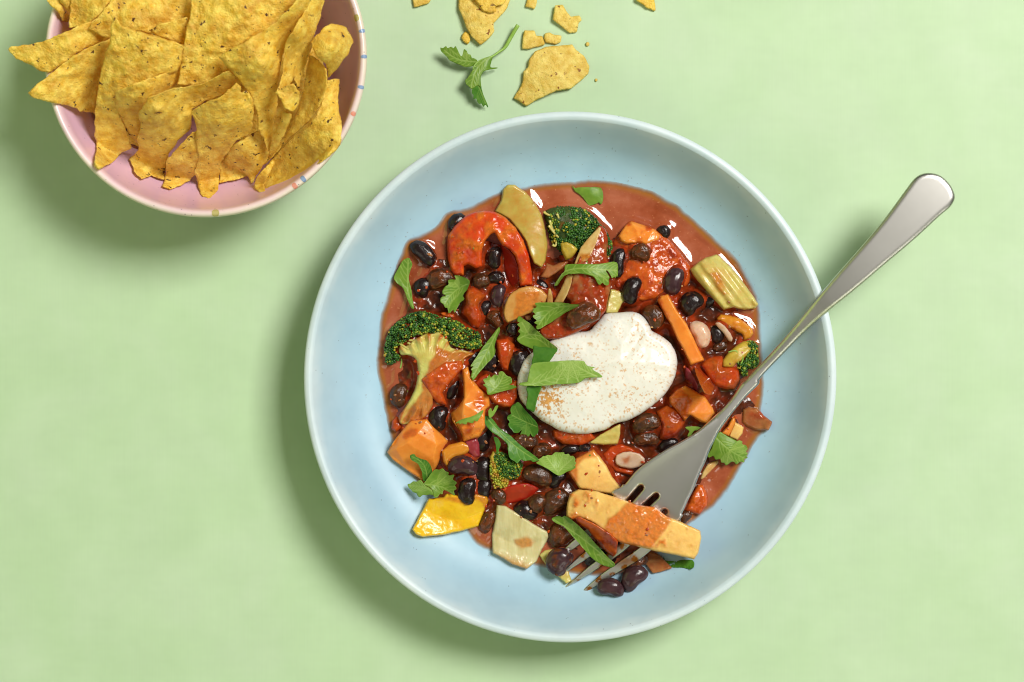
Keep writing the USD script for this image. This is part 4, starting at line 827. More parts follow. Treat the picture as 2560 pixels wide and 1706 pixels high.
piece('orange_pepper_strip', 13, [(1060, 440), (1130, 370), (1250, 380), (1382, 420), (1482, 490), (1572, 570), (1592, 640), (1552, 702), (1450, 742), (1430, 650), (1262, 565), (1140, 480)], 'orange_pepper', 'orange brown pepper strip below the celery piece at the broth edge', 'pepper', th=4.0, er=1.5, zf=surface(13, [(1060, 440, 12.5), (1250, 380, 12), (1590, 640, 9.5), (1450, 740, 9.5), (1350, 500, 13)]), sauce=.3)
piece('onion_sliver', 13, [(1045, 490), (1110, 478), (1192, 540), (1272, 640), (1302, 710), (1286, 757), (1240, 742), (1170, 642), (1090, 552)], 'bean_pale', 'thin greyish white sliver lying beside the matte black bean', 'onion', th=1.8, er=.8, zf=surface(13, [(1045, 490, 17.5), (1290, 750, 15), (1240, 600, 16.8)]))
rb = thing('broccoli_sprig', (*W(G(13, [(1400, 950)]), .012)[0, :2], .010), 'small yellowish broccoli sprig at the right edge of the stew by the fork neck', 'broccoli')
piece('stalk', 13, [(1150, 1020), (1235, 905), (1330, 820), (1440, 750), (1530, 735), (1600, 800), (1560, 900), (1480, 960), (1420, 1020), (1340, 1060), (1310, 1115), (1230, 1120), (1150, 1110)], 'broccoli_stem', '', '', th=3.6, er=1.6, part=rb, zf=surface(13, [(1150, 1060, 13), (1330, 820, 12.5), (1540, 740, 10.5), (1450, 950, 13.5)]), sauce=.3)
RB = [(1500, 745), (1580, 735), (1650, 820), (1640, 900), (1660, 1000), (1640, 1090), (1560, 1140), (1500, 1130), (1520, 1230), (1420, 1240), (1380, 1150), (1340, 1060), (1390, 1020), (1470, 1000), (1460, 900), (1480, 820)]
buds(13, RB, 240, .55, 3.0, 12.5, 21, tone=(.05, .55), yellow=.2, prt=rb)
sprigs(13, [[(1240, 900), (1340, 880), (1380, 960), (1370, 1050)], [(1430, 940), (1440, 1000), (1410, 1060)]], 16.8, 16.4, 'stem', rb, r=.28)
piece('tomato_chunk', 13, [(900, 1012), (1000, 962), (1150, 950), (1165, 1020), (1152, 1112), (1300, 1112), (1382, 1160), (1402, 1282), (1320, 1420), (1200, 1420), (1052, 1382), (950, 1252), (900, 1152), (850, 1080)], 'tomato_red', 'red crushed tomato between the carrot stick end and the fork neck', 'tomato', th=4.5, er=2.0, sp=.42, zf=surface(13, [(900, 1012, 13), (1150, 955, 12.5), (1400, 1280, 12), (1050, 1380, 13), (1150, 1200, 14.8)]), sauce=.45, bumps=((.9, 4.5), (0.61, 1.9), (.12, .8)))
piece('red_onion_bit', 13, [(620, 1082), (682, 1130), (760, 1242), (812, 1350), (802, 1462), (750, 1432), (680, 1302), (638, 1282)], 'onion_red', 'magenta red onion strip right of the cream', 'onion', th=2.0, er=.8, zf=surface(13, [(620, 1082, 15), (800, 1460, 15.5), (640, 1280, 13.5)]), sauce=.15)
piece('tomato_slice', 13, [(755, 1092), (880, 1062), (952, 1252), (1042, 1382), (1002, 1502), (900, 1472), (832, 1332), (790, 1222)], 'tomato', 'reddish orange tomato strip beside the magenta onion', 'tomato', th=3.2, er=1.2, sp=.42, zf=surface(13, [(755, 1092, 14), (1040, 1382, 13.5), (900, 1250, 15.5)]), sauce=.35, bumps=((.4, 3), (0.27, 1.2), (.12, .8)))
piece('tomato_chunk', 14, [(340, 292), (452, 230), (562, 262), (642, 330), (672, 350), (622, 470), (542, 560), (442, 600), (372, 590), (392, 440)], 'tomato', 'saucy red chunk right of the two brown beans below the cream', 'tomato', th=4.5, er=1.8, sp=.42, zf=surface(14, [(340, 292, 13.5), (560, 262, 14), (660, 360, 13), (440, 595, 12.5), (520, 400, 16)]), sauce=.45, bumps=((.7, 4), (0.47, 1.5), (.12, .8)))
piece('carrot_chunk', 14, [(478, 140), (562, 60), (652, 18), (762, 82), (852, 130), (940, 252), (962, 312), (882, 422), (802, 402), (702, 332), (642, 400), (562, 300), (482, 202)], 'carrot', 'orange carrot chunk half coated in sauce right of the lower cream edge', 'carrot', th=4.8, er=1.0,
      zf=surface(14, [(478, 150, 15.5), (652, 20, 16), (680, 140, 18.5), (850, 130, 15), (960, 310, 14), (880, 420, 13.5), (690, 320, 17.5), (600, 330, 15)], True), sauce_poly=[(470, 130), (600, 40), (680, 90), (720, 200), (700, 330), (640, 400), (480, 210)], sauce=.1, thick=.7)
B(14, 240, 420, 290, 185, 15, 'bean_brown', 'upper of the two brown saucy beans under the lower right cream edge', z=17.0, sauce=.5)
B(14, 240, 585, 265, 140, 0, 'bean_brown', 'lower of the two brown saucy beans under the lower right cream edge', z=15.0, sauce=.5)
piece('onion_slice', 9, [(588, 350), (600, 310), (650, 284), (710, 278), (780, 296), (822, 335), (820, 370), (780, 402), (710, 415), (640, 402), (600, 380)], 'bean_pale', 'pale translucent oval slice with a brown spot left of the fork head', 'onion', th=1.8, er=.8, zf=surface(9, [(590, 350, 16), (820, 350, 16), (700, 280, 16.5), (700, 412, 15)]), sauce_poly=[(640, 330), (700, 320), (710, 360), (660, 370)], thick=.1)
piece('celery_strip', 9, [(380, 215), (470, 150), (560, 100), (632, 60), (630, 140), (612, 222), (500, 228)], 'celery', 'flat yellow celery strip sticking out below the cream', 'celery', th=2.4, er=.7, zf=surface(9, [(380, 215, 15.5), (630, 70, 17), (612, 220, 15.5)]), sauce=.2, extra=lambda g, d: .16 * MM * np.sin(g[:, 1] / .5e-3))
piece('tomato_scrap', 9, [(100, 110), (250, 95), (400, 130), (440, 180), (330, 235), (180, 225), (110, 170)], 'tomato_red', 'dark red tomato patch directly under the lower edge of the cream', 'tomato', th=3.0, er=1.3, sp=.42, zf=surface(9, [(100, 110, 14), (400, 130, 15), (250, 225, 13)]), sauce=.4, bumps=((.6, 4), (0.41, 1.5), (.12, .8)))
piece('tomato_scrap', 9, [(490, 300), (560, 235), (640, 220), (720, 250), (760, 290), (650, 290), (590, 340), (620, 400), (740, 430), (720, 470), (600, 440), (520, 380)], 'tomato_red', 'red sauce patch around the pale translucent slice', 'tomato', th=2.6, er=1.1, sp=.42, zf=surface(9, [(500, 300, 13), (720, 250, 13.5), (720, 460, 12.5)]), sauce=.35, bumps=((.5, 3.5), (0.41, 1.5), (.12, .8)))
piece('carrot_strip', 14, [(1020, 530), (1092, 455), (1172, 318), (1185, 400), (1162, 452), (1112, 560)], 'carrot', 'orange carrot strip just right of the fork neck', 'carrot', th=4.0, er=.9, zf=surface(14, [(1030, 530, 12.5), (1172, 320, 12), (1110, 550, 12)]), sauce=.2)
piece('potato_cube', 14, [(1172, 398), (1272, 460), (1252, 530), (1200, 600), (1108, 560), (1150, 460)], 'potato', 'small cream coloured cube between the carrot strip and the brown nub', 'potato', th=4.0, er=.8, zf=surface(14, [(1172, 400, 11.5), (1270, 460, 10.5), (1200, 595, 10), (1110, 555, 11.2)]), sauce=.15)
piece('mushroom_nub', 14, [(1258, 272), (1320, 240), (1412, 250), (1482, 332), (1572, 402), (1562, 442), (1532, 497), (1400, 492), (1300, 452), (1248, 400)], 'onion', 'brown nub poking out of the broth at the right edge of the stew', 'vegetable', th=3.6, er=1.4, zf=surface(14, [(1260, 300, 9.8), (1400, 260, 9.8), (1570, 410, 10.5), (1400, 490, 10)]), sauce=.35)
piece('potato_strip', 14, [(828, 932), (882, 850), (1002, 800), (1002, 842), (930, 922), (850, 1002), (798, 1022)], 'onion_tan', 'tan strip in the broth right of the fork head', 'potato', th=3.0, er=1.0, zf=surface(14, [(830, 930, 10.5), (1000, 810, 10), (800, 1020, 10)]), sauce=.25)
piece('tomato_chunk', 14, [(640, 1345), (720, 1180), (782, 1060), (842, 1068), (892, 1200), (884, 1292), (802, 1388), (700, 1362)], 'tomato', 'wet tomato chunk against the right edge of the fork head', 'tomato', th=4.4, er=1.8, sp=.42, zf=surface(14, [(650, 1345, 8.8), (800, 1065, 9.5), (890, 1220, 8.8), (800, 1385, 8.2), (770, 1220, 11)]), sauce=.3, bumps=((.7, 4), (0.47, 1.5), (.12, .8)))
B(14, 640, 1410, 160, 130, 45, 'bean_brown', 'dark bean peeping out under the right tip of the fork head', z=9.8, sauce=.3)

# ---- lower left pieces
cc = [(65, 340, 11.5), (150, 310, 15.0), (280, 40, 14.2), (440, 30, 16), (350, 170, 17.6), (250, 255, 17.0), (120, 412, 10.0), (280, 530, 9.8), (390, 600, 9.6), (500, 400, 13.8), (530, 270, 15.8), (520, 490, 10), (640, 232, 9.6), (560, 420, 9.6), (490, 95, 15.8), (200, 150, 14)]
piece('carrot_cube', 8, [(65, 340), (130, 232), (210, 130), (282, 42), (440, 30), (492, 95), (640, 232), (622, 300), (562, 422), (520, 492), (450, 560), (388, 600), (280, 530), (120, 412)], 'carrot', 'big bright orange carrot cube at the lower left edge of the stew', 'carrot', th=3.6, er=.8, smooth=0, zf=surface(8, cc, True), sauce_poly=[(230, 160), (290, 100), (340, 110), (340, 180), (270, 215), (225, 200)], sauce=.06, bumps=((.1, 4), (.05, 1)), thick=.25, sp=.45)
piece('orange_pepper_curl', 8, [(575, 330), (640, 270), (762, 240), (842, 262), (850, 330), (780, 370), (700, 390), (650, 422), (632, 492), (590, 432)], 'orange_pepper', 'curved orange yellow pepper scrap above the pair of shiny beans', 'pepper', th=4.0, er=1.6, zf=surface(8, [(580, 340, 14), (760, 240, 13.5), (630, 490, 12.5), (850, 320, 13)]), sauce=.25)
piece('red_onion_bit', 8, [(790, 240), (900, 200), (930, 260), (930, 380), (880, 400), (820, 340)], 'onion_red', 'crumpled dark red onion scrap right of the orange pepper curl', 'onion', th=3.0, er=1.2, zf=surface(8, [(790, 250, 14.5), (920, 220, 14), (880, 395, 13)]), sauce=.45, bumps=((.6, 3), (.3, 1.2)))
YP = [(450, 772), (590, 760), (622, 722), (732, 742), (900, 730), (1002, 752), (1012, 792), (962, 922), (922, 1032), (782, 1072), (600, 1112), (400, 1132), (340, 1112), (298, 1060), (330, 1000), (400, 870)]
piece('yellow_pepper', 8, YP, 'yellow_pepper', 'bright yellow pepper square at the lower left of the stew', 'pepper', th=4.4, er=1.0, smooth=1, zf=surface(8, [(450, 775, 12), (1005, 760, 12.5), (300, 1060, 6.8), (600, 1110, 6.2), (920, 1030, 6.8), (640, 900, 12.0), (360, 980, 9.5), (800, 1010, 9.3), (400, 1060, 8.6)]), sauce_poly=[(440, 760), (900, 730), (1020, 770), (980, 880), (900, 800), (780, 850), (600, 770)], thick=.2, bumps=((.3, 4), (.13, 1.3)))
piece('red_pepper_slice', 12, [(540, 1010), (700, 890), (830, 860), (1000, 820), (1180, 800), (1300, 840), (1372, 880), (1300, 990), (1180, 1060), (1000, 1115), (850, 1145), (700, 1130), (600, 1120)], 'red_pepper_skin', 'dark red pepper slice below the small broccoli sprig', 'pepper', th=3.0, er=1.0, zf=surface(12, [(540, 1010, 11.5), (1370, 880, 12.5), (850, 1140, 10.5), (950, 930, 13.5)]), sauce=.1)
B(12, 170, 545, 470, 310, -8, 'bean_purple', 'large glossy purple bean above the yellow pepper', z=16.0)
B(12, 245, 930, 425, 290, 84, 'bean', 'glossy dark bean resting on the top edge of the yellow pepper', z=17.0, sauce=.3)
B(12, 735, 1010, 260, 200, -50, 'bean_brown', 'small brown lump on the left end of the dark red pepper slice', lift=.3, sauce=.4)
B(12, 1340, 690, 470, 300, -20, 'bean_brown', 'brown bean right of the small broccoli sprig under the pale coriander leaf', z=16, sauce=.45)
B(12, 1345, 1120, 300, 260, 60, 'bean_brown', 'brown bean above the upper corner of the tan pepper piece', lift=.45, sauce=.4)
B(12, 1130, 160, 420, 230, 8, 'bean_brown', 'saucy bean with a lilac spot under the dark lobed leaf below the cream', z=15.5, sauce=.45)
B(12, 1400, 300, 300, 220, 20, 'bean_brown', 'saucy bean above the pale toothed coriander leaf', z=14.5, sauce=.5)
B(12, 1850, 290, 300, 150, 15, 'bean', 'black bean above the cream coloured potato chunk', z=15, sauce=.3)
B(12, 2090, 270, 240, 150, -10, 'bean', 'black bean below the yellow celery strip', z=14.8, sauce=.3)
sb = thing('broccoli_sprig', (*W(G(12, [(840, 600)]), .012)[0, :2], .012), 'small broccoli sprig with orange yellow edge in the lower middle of the stew', 'broccoli')
piece('stalk', 12, [(640, 300), (720, 320), (780, 600), (900, 740), (880, 850), (760, 860), (680, 890), (640, 760), (600, 650), (600, 500), (590, 400)], 'broccoli_stem', '', '', th=3.0, er=1.2, part=sb, zf=surface(12, [(640, 300, 15.5), (600, 600, 15), (700, 880, 13.5), (880, 800, 14)]), sauce=.1, bumps=((.6, 2.6), (.35, 1.2)))
buds(12, [(640, 340), (760, 300), (900, 380), (1050, 430), (1110, 500), (1080, 620), (1050, 720), (920, 750), (800, 730), (700, 640), (650, 500)], 330, .42, 3.2, 16.5, 33, tone=(.05, .6), yellow=.2, prt=sb)
buds(12, [(610, 430), (680, 420), (720, 560), (760, 640), (860, 740), (880, 850), (760, 870), (660, 890), (640, 760), (600, 640)], 70, .62, 1.2, 17.0, 35, tone=(.80, .97), yellow=0, prt=sb)
TP = [(1090, 828), (1172, 840), (1300, 920), (1440, 1012), (1566, 1080), (1582, 1130), (1512, 1252), (1462, 1362), (1370, 1432), (1240, 1392), (1150, 1332), (1050, 1282), (1043, 1100), (1073, 960)]
piece('tan_pepper', 8, TP, 'tan_pepper', 'tan translucent pepper piece at the bottom of the stew left of the fork tips', 'pepper', th=3.8, er=.9, zf=surface(8, [(1090, 830, 12), (1570, 1090, 11), (1050, 1280, 7.2), (1370, 1430, 6.5), (1470, 1350, 7), (1200, 1000, 12.8), (1300, 1230, 9.8)]), sauce_poly=[(1240, 1140), (1330, 1130), (1420, 1140), (1420, 1220), (1340, 1240), (1250, 1190)],
      sauce=.10, smap=lambda g: .75 * sstep(1 - np.abs((g - G(8, [(1200, 1380)])[0]) @ np.array([.35, .94])) / .0045), bumps=((.35, 3.4), (.10, 1.0)), thick=.4)
piece('pepper_strip', 8, [(1480, 1300), (1540, 1250), (1640, 1240), (1700, 1340), (1760, 1450), (1790, 1540), (1740, 1570), (1640, 1480), (1540, 1380)], 'celery', 'narrow tan strip behind the bean at the fork tips', 'pepper', th=3.0, er=.9, zf=surface(8, [(1490, 1290, 8.5), (1640, 1240, 9), (1780, 1550, 6.2)]), sauce=.2)
piece('potato_chunk', 9, [(215, 440), (280, 330), (420, 260), (462, 310), (522, 390), (562, 470), (632, 560), (580, 622), (450, 602), (310, 572), (258, 500)], 'potato', 'cream coloured potato chunk between the pale leaf and the fork head', 'potato', th=5.0, er=1.0, zf=surface(9, [(215, 440, 13), (420, 260, 14.5), (630, 560, 12), (310, 570, 13), (420, 430, 15)]), sauce=.1, sauce_poly=[(200, 440), (280, 320), (430, 250), (470, 320), (370, 340), (300, 420), (300, 560), (250, 500)], thick=.35)
piece('onion_scrap', 20, [(1240, 900), (1400, 830), (1520, 880), (1600, 970), (1680, 1050), (1560, 1090), (1420, 1120), (1330, 1010)], 'onion', 'translucent brown onion scrap under the end of the potato baton', 'onion', th=2.2, er=.8, zf=surface(20, [(1240, 900, 7.5), (1680, 1050, 7.3), (1420, 1120, 7.2)]), sauce=.2)

# the sauce is mounted last: it creeps up the sides of whatever stands in it
HB = ndimage.gaussian_filter(HM, 2.6)
g, top, _ = sauce_top
climb = np.clip(HB[hm_index(g)] - 1.75 * MM - top, 0, 4.0 * MM)
climb = climb * np.clip(1 + .5 * n3(g, 4e-3, 88), .3, 1.4)
v = np.array(sauce_mesh[0]); n = len(g)
v[:n] = W(g, top + climb)
sauce_at['sauce'][:n] = np.clip(sauce_at['sauce'][:n] + .5 * sstep(climb / (2.5 * MM)) * (1 + n3(g, 6e-3, 87)), 0, 1)
put('bean_sauce', (v, sauce_mesh[1]), M['sauce'], label='dark red thick sauce filling the gaps between the beans and vegetables', cat='sauce', attrs=sauce_at)

# ------------------------------------------------------------------ the fork
fork = thing('fork', (*W(G(9, [(1000, 500)]), .022)[0, :2], .012), 'satin steel fork leaning on the plate rim with its tines in the food', 'fork')
def ribbon(view, pts, widths, n=30):
    c = spline(G(view, pts), n); w = np.interp(np.linspace(0, 1, n), np.linspace(0, 1, len(widths)), widths) * VIEW[view][2] * PX / 2
    t = np.gradient(c, axis=0); t /= np.linalg.norm(t, axis=1)[:, None]
    nn = np.column_stack([-t[:, 1], t[:, 0]])
    return Polygon(np.vstack([c + nn * w[:, None], (c - nn * w[:, None])[::-1]])).buffer(0)
LEFT = np.vstack([G(9, [(575, 632), (650, 548)]), G(14, [(20, 1052), (120, 932), (280, 802), (450, 692), (600, 610), (720, 540), (800, 482), (872, 420), (962, 338), (1062, 238), (1152, 128), (1240, 0)]),
                  G(10, [(300, 1435), (380, 1350), (500, 1222), (620, 1082), (780, 882), (900, 740), (1050, 570), (1200, 390), (1340, 200), (1395, 128), (1440, 96), (1500, 85)])])
RIGHT = np.vstack([G(10, [(1570, 103), (1628, 155), (1660, 215), (1662, 262), (1630, 312), (1560, 372), (1400, 520), (1200, 690), (1000, 860), (860, 972), (700, 1112), (560, 1252), (400, 1420)]),
                   G(14, [(1430, 0), (1300, 132), (1182, 270), (1082, 400), (1012, 500), (962, 600), (912, 700), (862, 830), (802, 960), (742, 1110), (682, 1230), (592, 1420)]), G(9, [(1075, 820)])])
body = Polygon(soften(np.vstack([LEFT, RIGHT]), 2)).buffer(0)
TINES = [([(690, 560), (600, 690), (420, 880), (240, 1030), (110, 1130)], (96, 72, 66, 58, 20)),
         ([(830, 600), (755, 690), (560, 940), (310, 1130), (150, 1250)], (74, 70, 66, 58, 18)),
         ([(950, 680), (890, 745), (655, 1020), (420, 1188), (192, 1350)], (74, 70, 68, 60, 16)),
         ([(1085, 750), (1025, 830), (810, 1056), (560, 1225), (284, 1421)], (96, 78, 80, 66, 16))]
tine_polys = [ribbon(9, p, w) for p, w in TINES]
slots = [ribbon(9, [(790, 566), (700, 672), (500, 900)], (42, 44, 44)), ribbon(9, [(910, 630), (825, 712), (620, 960)], (42, 44, 46)), ribbon(9, [(975, 755), (935, 800), (730, 1030)], (30, 40, 48))]
whole = body
for t in tine_polys:
    whole = whole.union(t)
for s_, top in zip(slots, ((790, 566), (910, 630), (975, 755))):
    whole = whole.difference(s_.union(shapely.Point(*G(9, [top])[0]).buffer(20 * VIEW[9][2] * PX)))
whole = whole.buffer(-.12 * MM).buffer(.24 * MM).buffer(-.12 * MM)
whole = max(getattr(whole, 'geoms', [whole]), key=lambda q: q.area)
whole = Polygon(whole.exterior)
ax0, ax1 = G(9, [(245, 1375)])[0], G(10, [(1590, 170)])[0]
axd = (ax1 - ax0) / np.linalg.norm(ax1 - ax0)
zp = [((9, 245, 1375), 12.6), ((9, 450, 1215), 15.4), ((9, 650, 1040), 18.6), ((9, 820, 880), 21.0), ((9, 930, 700), 21.8), ((9, 1080, 480), 22.6), ((9, 1250, 200), 23.4), ((14, 940, 420), 24.0), ((10, 400, 1380), 25.8), ((10, 620, 1160), 28.4), ((10, 870, 920), 33.2), ((10, 1200, 560), 36.4), ((10, 1590, 170), 38.4)]
from scipy.interpolate import PchipInterpolator
za = PchipInterpolator([(G(v, [(x, y)])[0] - ax0) @ axd for (v, x, y), z in zp], [z * MM for _, z in zp])
seed = next(seeds)
g, tri, d, nb, pg = mesh_area(np.array(whole.exterior.coords)[:-1], .55 * MM, 1.0 * MM, 0, seed)
a = (g - ax0) @ axd; side = (g - ax0) @ np.array([-axd[1], axd[0]])
a_root, a_neck = (G(9, [(900, 740)])[0] - ax0) @ axd, (G(14, [(1000, 380)])[0] - ax0) @ axd
half = np.interp(a, [0, a_root, a_neck - .03, a_neck, a_neck + .06, a.max()], [13, 13, 10, 4.5, 7, 10]) * MM
bow = np.interp(a, [0, a_root - .02, a_root, a_neck - .012, a_neck, a.max()], [0, 0, 1.1, .9, -.3, -.12]) * MM    # the bowl of the head is hollow, the handle slightly domed
zc = za(np.clip(a, 0, a.max())) + bow * (side / half) ** 2 + np.interp(a, [0, a_root, a_neck], [-.05, -.05, 0]) * side * 0
th = np.interp(a, [0, a_root * .8, a_root, a_neck, a_neck + .03, a.max()], [1.5, 1.9, 2.2, 3.4, 3.0, 2.4]) * MM
er = np.interp(a, [0, a_root * .7, a_root, a_neck, a_neck + .05, a.max()], [.45, .55, 1.1, 1.3, 2.0, 2.2]) * MM
e = 1 - np.sqrt(np.clip(1 - (1 - np.clip(d / er, 0, 1)) ** 2, 0, 1))
top = zc + th * (1 - .5 * e); bot = zc + .5 * th * e
top[:nb] = bot[:nb] = (zc + th * .5)[:nb]
vt = W(g, top); vb = np.column_stack([vt[:, :2], bot])
idx = np.arange(len(g)); low = np.where(idx < nb, idx, idx + len(g) - nb)
V = np.vstack([vt, vb[nb:]]); F = np.vstack([tri, low[tri][:, ::-1]])
cen = np.vstack([g[tri].mean(1)] * 2); ca = (cen - ax0) @ axd; cs = (cen - ax0) @ np.array([-axd[1], axd[0]])
smear = sstep((fbm(np.column_stack([g / 3e-3, np.zeros(len(g))]), 3, 4) - .60) / .08) * (a < .03) * sstep((a - .002) / .004)
smear = np.maximum(smear, .8 * sstep(1 - np.linalg.norm((g - G(9, [(665, 1140)])[0]) / [.010, .004], axis=1)))
sm_all = np.concatenate([smear, smear[nb:]])
root_line = [np.array(t.centroid.coords[0]) for t in tine_polys]
lab = np.zeros(len(F), int)
tin = ca < a_root - .004
dist = np.stack([shapely.distance(shapely.points(cen), LineString(spline(G(9, p), 20))) for p, _ in TINES], 1)
lab[tin] = 2 + dist[tin].argmin(1)
lab[~tin & (ca > a_neck)] = 1
for k, nm in enumerate(['head', 'handle', 'tine', 'tine', 'tine', 'tine']):
    fk = F[lab == k]
    u, inv = np.unique(fk, return_inverse=True)
    put(nm, (V[u], inv.reshape(-1, 3)), M['steel'], parent=fork, attrs={'sauce': sm_all[u]})
inplate = a < a_neck + .02
hm_add(g[inplate], top[inplate])

B(8, 1675, 1362, 265, 225, 55, 'bean_purple', 'shiny dark bean sitting on the ends of the two hidden fork tines', z=17.0, sauce=.4)

# ------------------------------------------------------------------ sweet potato baton across the tines, tomato skin, cream
bat = thing('potato_baton', (*W(G(9, [(740, 850)]), .026)[0, :2], .022), 'long pale yellow potato baton with orange sauce lying across the fork tines', 'potato')
piece('cut_baton', 9, [(232, 610), (300, 577), (440, 590), (600, 640), (780, 700), (900, 712), (1000, 790), (1130, 842), (1258, 900), (1266, 960), (1242, 1080), (1210, 1126), (1080, 1096), (900, 1060), (740, 1020), (610, 990), (420, 845), (310, 800), (240, 822), (205, 790), (212, 690)], 'potato', '', '', th=5.0, er=.9, part=bat,
      zf=surface(9, [(232, 610, 17.5), (600, 640, 22.5), (900, 712, 24.0), (1258, 900, 23.0), (1240, 1080, 20.8), (1210, 1125, 20.0), (740, 1020, 21.6), (240, 815, 17.0), (700, 820, 23.6), (1050, 960, 23.6), (1060, 1050, 22.4), (420, 700, 20.8)]),
      sauce_poly=[(500, 860), (560, 770), (660, 700), (800, 690), (930, 690), (1030, 790), (1010, 880), (950, 950), (870, 1030), (740, 1030), (600, 1000), (500, 920)], sauce=.36, bumps=((.28, 4), (.14, 1.2)), thick=1.0, sp=.42)
piece('tomato_skin', 9, [(270, 800), (310, 790), (420, 842), (560, 930), (612, 985), (600, 1080), (572, 1112), (480, 1032), (380, 902), (290, 832)], 'tomato', 'pointed orange red tomato skin hanging under the potato baton', 'tomato', th=1.8, er=.8, zf=surface(9, [(270, 800, 24), (600, 980, 25.0), (572, 1110, 17.5), (380, 900, 21.5)]), sauce=.4, bumps=((.3, 3), (.15, 1.1)))
CR = [(640, 175), (750, 165), (880, 155), (960, 170), (1030, 220), (1080, 300), (1098, 342), (1200, 400), (1282, 470), (1332, 560), (1346, 650), (1330, 770), (1282, 880), (1212, 980), (1122, 1062), (1000, 1150), (872, 1216), (782, 1240), (722, 1262), (640, 1312), (480, 1350), (330, 1350), (200, 1322), (100, 1270), (0, 1210), (-100, 1120), (-190, 1020), (-222, 900), (-220, 800), (-190, 700), (-150, 622), (-60, 542), (60, 470), (150, 410), (220, 372), (360, 352), (480, 342), (540, 282), (592, 222)]
gc = G(7, [(550, 780)])[0]
def swirl(g, d):
    q = (g - gc) / MM
    s = q @ np.array([.94, .34]); t = q @ np.array([-.34, .94])
    return MM * (.5 * np.exp(-((t - 4 + .012 * s * s) / 2.2) ** 2) - .45 * np.exp(-((t + 1 - .02 * s * s) / 2.6) ** 2) + .3 * np.exp(-((t + 8 + .1 * s) / 3) ** 2) + .30 * n3(g, 9e-3, 8) + .16 * n3(g, 2.5e-3, 9))
def paprika(g):
    q = (g - G(7, [(60, 1000)])[0]) / MM
    dens = .50 * np.exp(-((q[:, 0] - 1) / 6.5) ** 2 - ((q[:, 1]) / 7.5) ** 2) + .41 + .14 * n3(g, 12e-3, 5)
    f = .5 * noise(np.column_stack([g / .42e-3, np.full(len(g), 3.3)]), 2) + .5 * noise(np.column_stack([g / .85e-3, np.full(len(g), 7.1)]), 6)
    return sstep((f - (.84 - .62 * dens)) / .20) * np.clip(.25 + dens * 1.1, 0, .95)
mesh, at, _ = slab(7, CR, 6.2, 3.4, zf=lambda q: np.full(len(q), 15.2 * MM), smooth=2, sp=.28, bumps=((.12, 5),), extra=swirl, dome=2.6, smap=paprika, thick=0.03)
put('cream_dollop', mesh, M['cream'], label='white soured cream dollop sprinkled with paprika in the middle of the stew', cat='cream', attrs=at)

# ------------------------------------------------------------------ broth
BROTH = [(866, 830), (872, 740), (890, 670), (915, 600), (938, 552), (962, 540), (1000, 522), (1025, 488), (1070, 478), (1100, 466), (1150, 442), (1250, 422), (1320, 417), (1390, 416), (1500, 441), (1575, 486), (1640, 545), (1690, 590), (1722, 640), (1745, 700), (1753, 800), (1756, 900), (1750, 950), (1768, 985), (1745, 1005), (1712, 1060), (1675, 1125), (1640, 1165), (1590, 1202), (1500, 1282), (1400, 1325), (1250, 1306), (1110, 1262), (1072, 1222), (1040, 1180), (962, 1112), (905, 1042), (888, 960), (872, 890)]
ZB = 11.3 * MM
lap = (HM - HM0 > .6 * MM) & (HM > ZB + .4 * MM)
dist_mm = ndimage.distance_transform_edt(~lap) * HC / MM
dist_s = ndimage.gaussian_filter(dist_mm, 1.3)
gb = soften(G('D', BROTH), 2)
g, tri, d, nb, pg = mesh_area(gb + np.column_stack([n3(gb, 7e-3, 41), n3(gb, 7e-3, 42)]) * .8e-3, .5 * MM, 2.0 * MM, .22 * MM, 5)
from scipy.ndimage import map_coordinates
ci = np.array([(g[:, 1] - HY0) / HC - .5, (g[:, 0] - HX0) / HC - .5])
dm = map_coordinates(dist_s, ci, order=1)
floor_ = plate_z(W(g, np.full(len(g), ZB))[:, :2])
z = ZB + 1.25 * MM * np.exp(-dm / 1.5) + .10 * MM * n3(g, 9e-3, 3)
film = floor_ + .16 * MM + 1.6 * MM * sstep(d / (6 * MM))
z = np.maximum(np.minimum(z, film), floor_ + .10 * MM)
z[:nb] = floor_[:nb] + .03 * MM
oil = sstep(1 - np.abs(d / MM - 1.4 + .8 * n3(g, 14e-3, 9)) / (2.6 + 1.2 * n3(g, 20e-3, 11))) * np.clip(.85 + .6 * n3(g, 25e-3, 12), .25, 1)
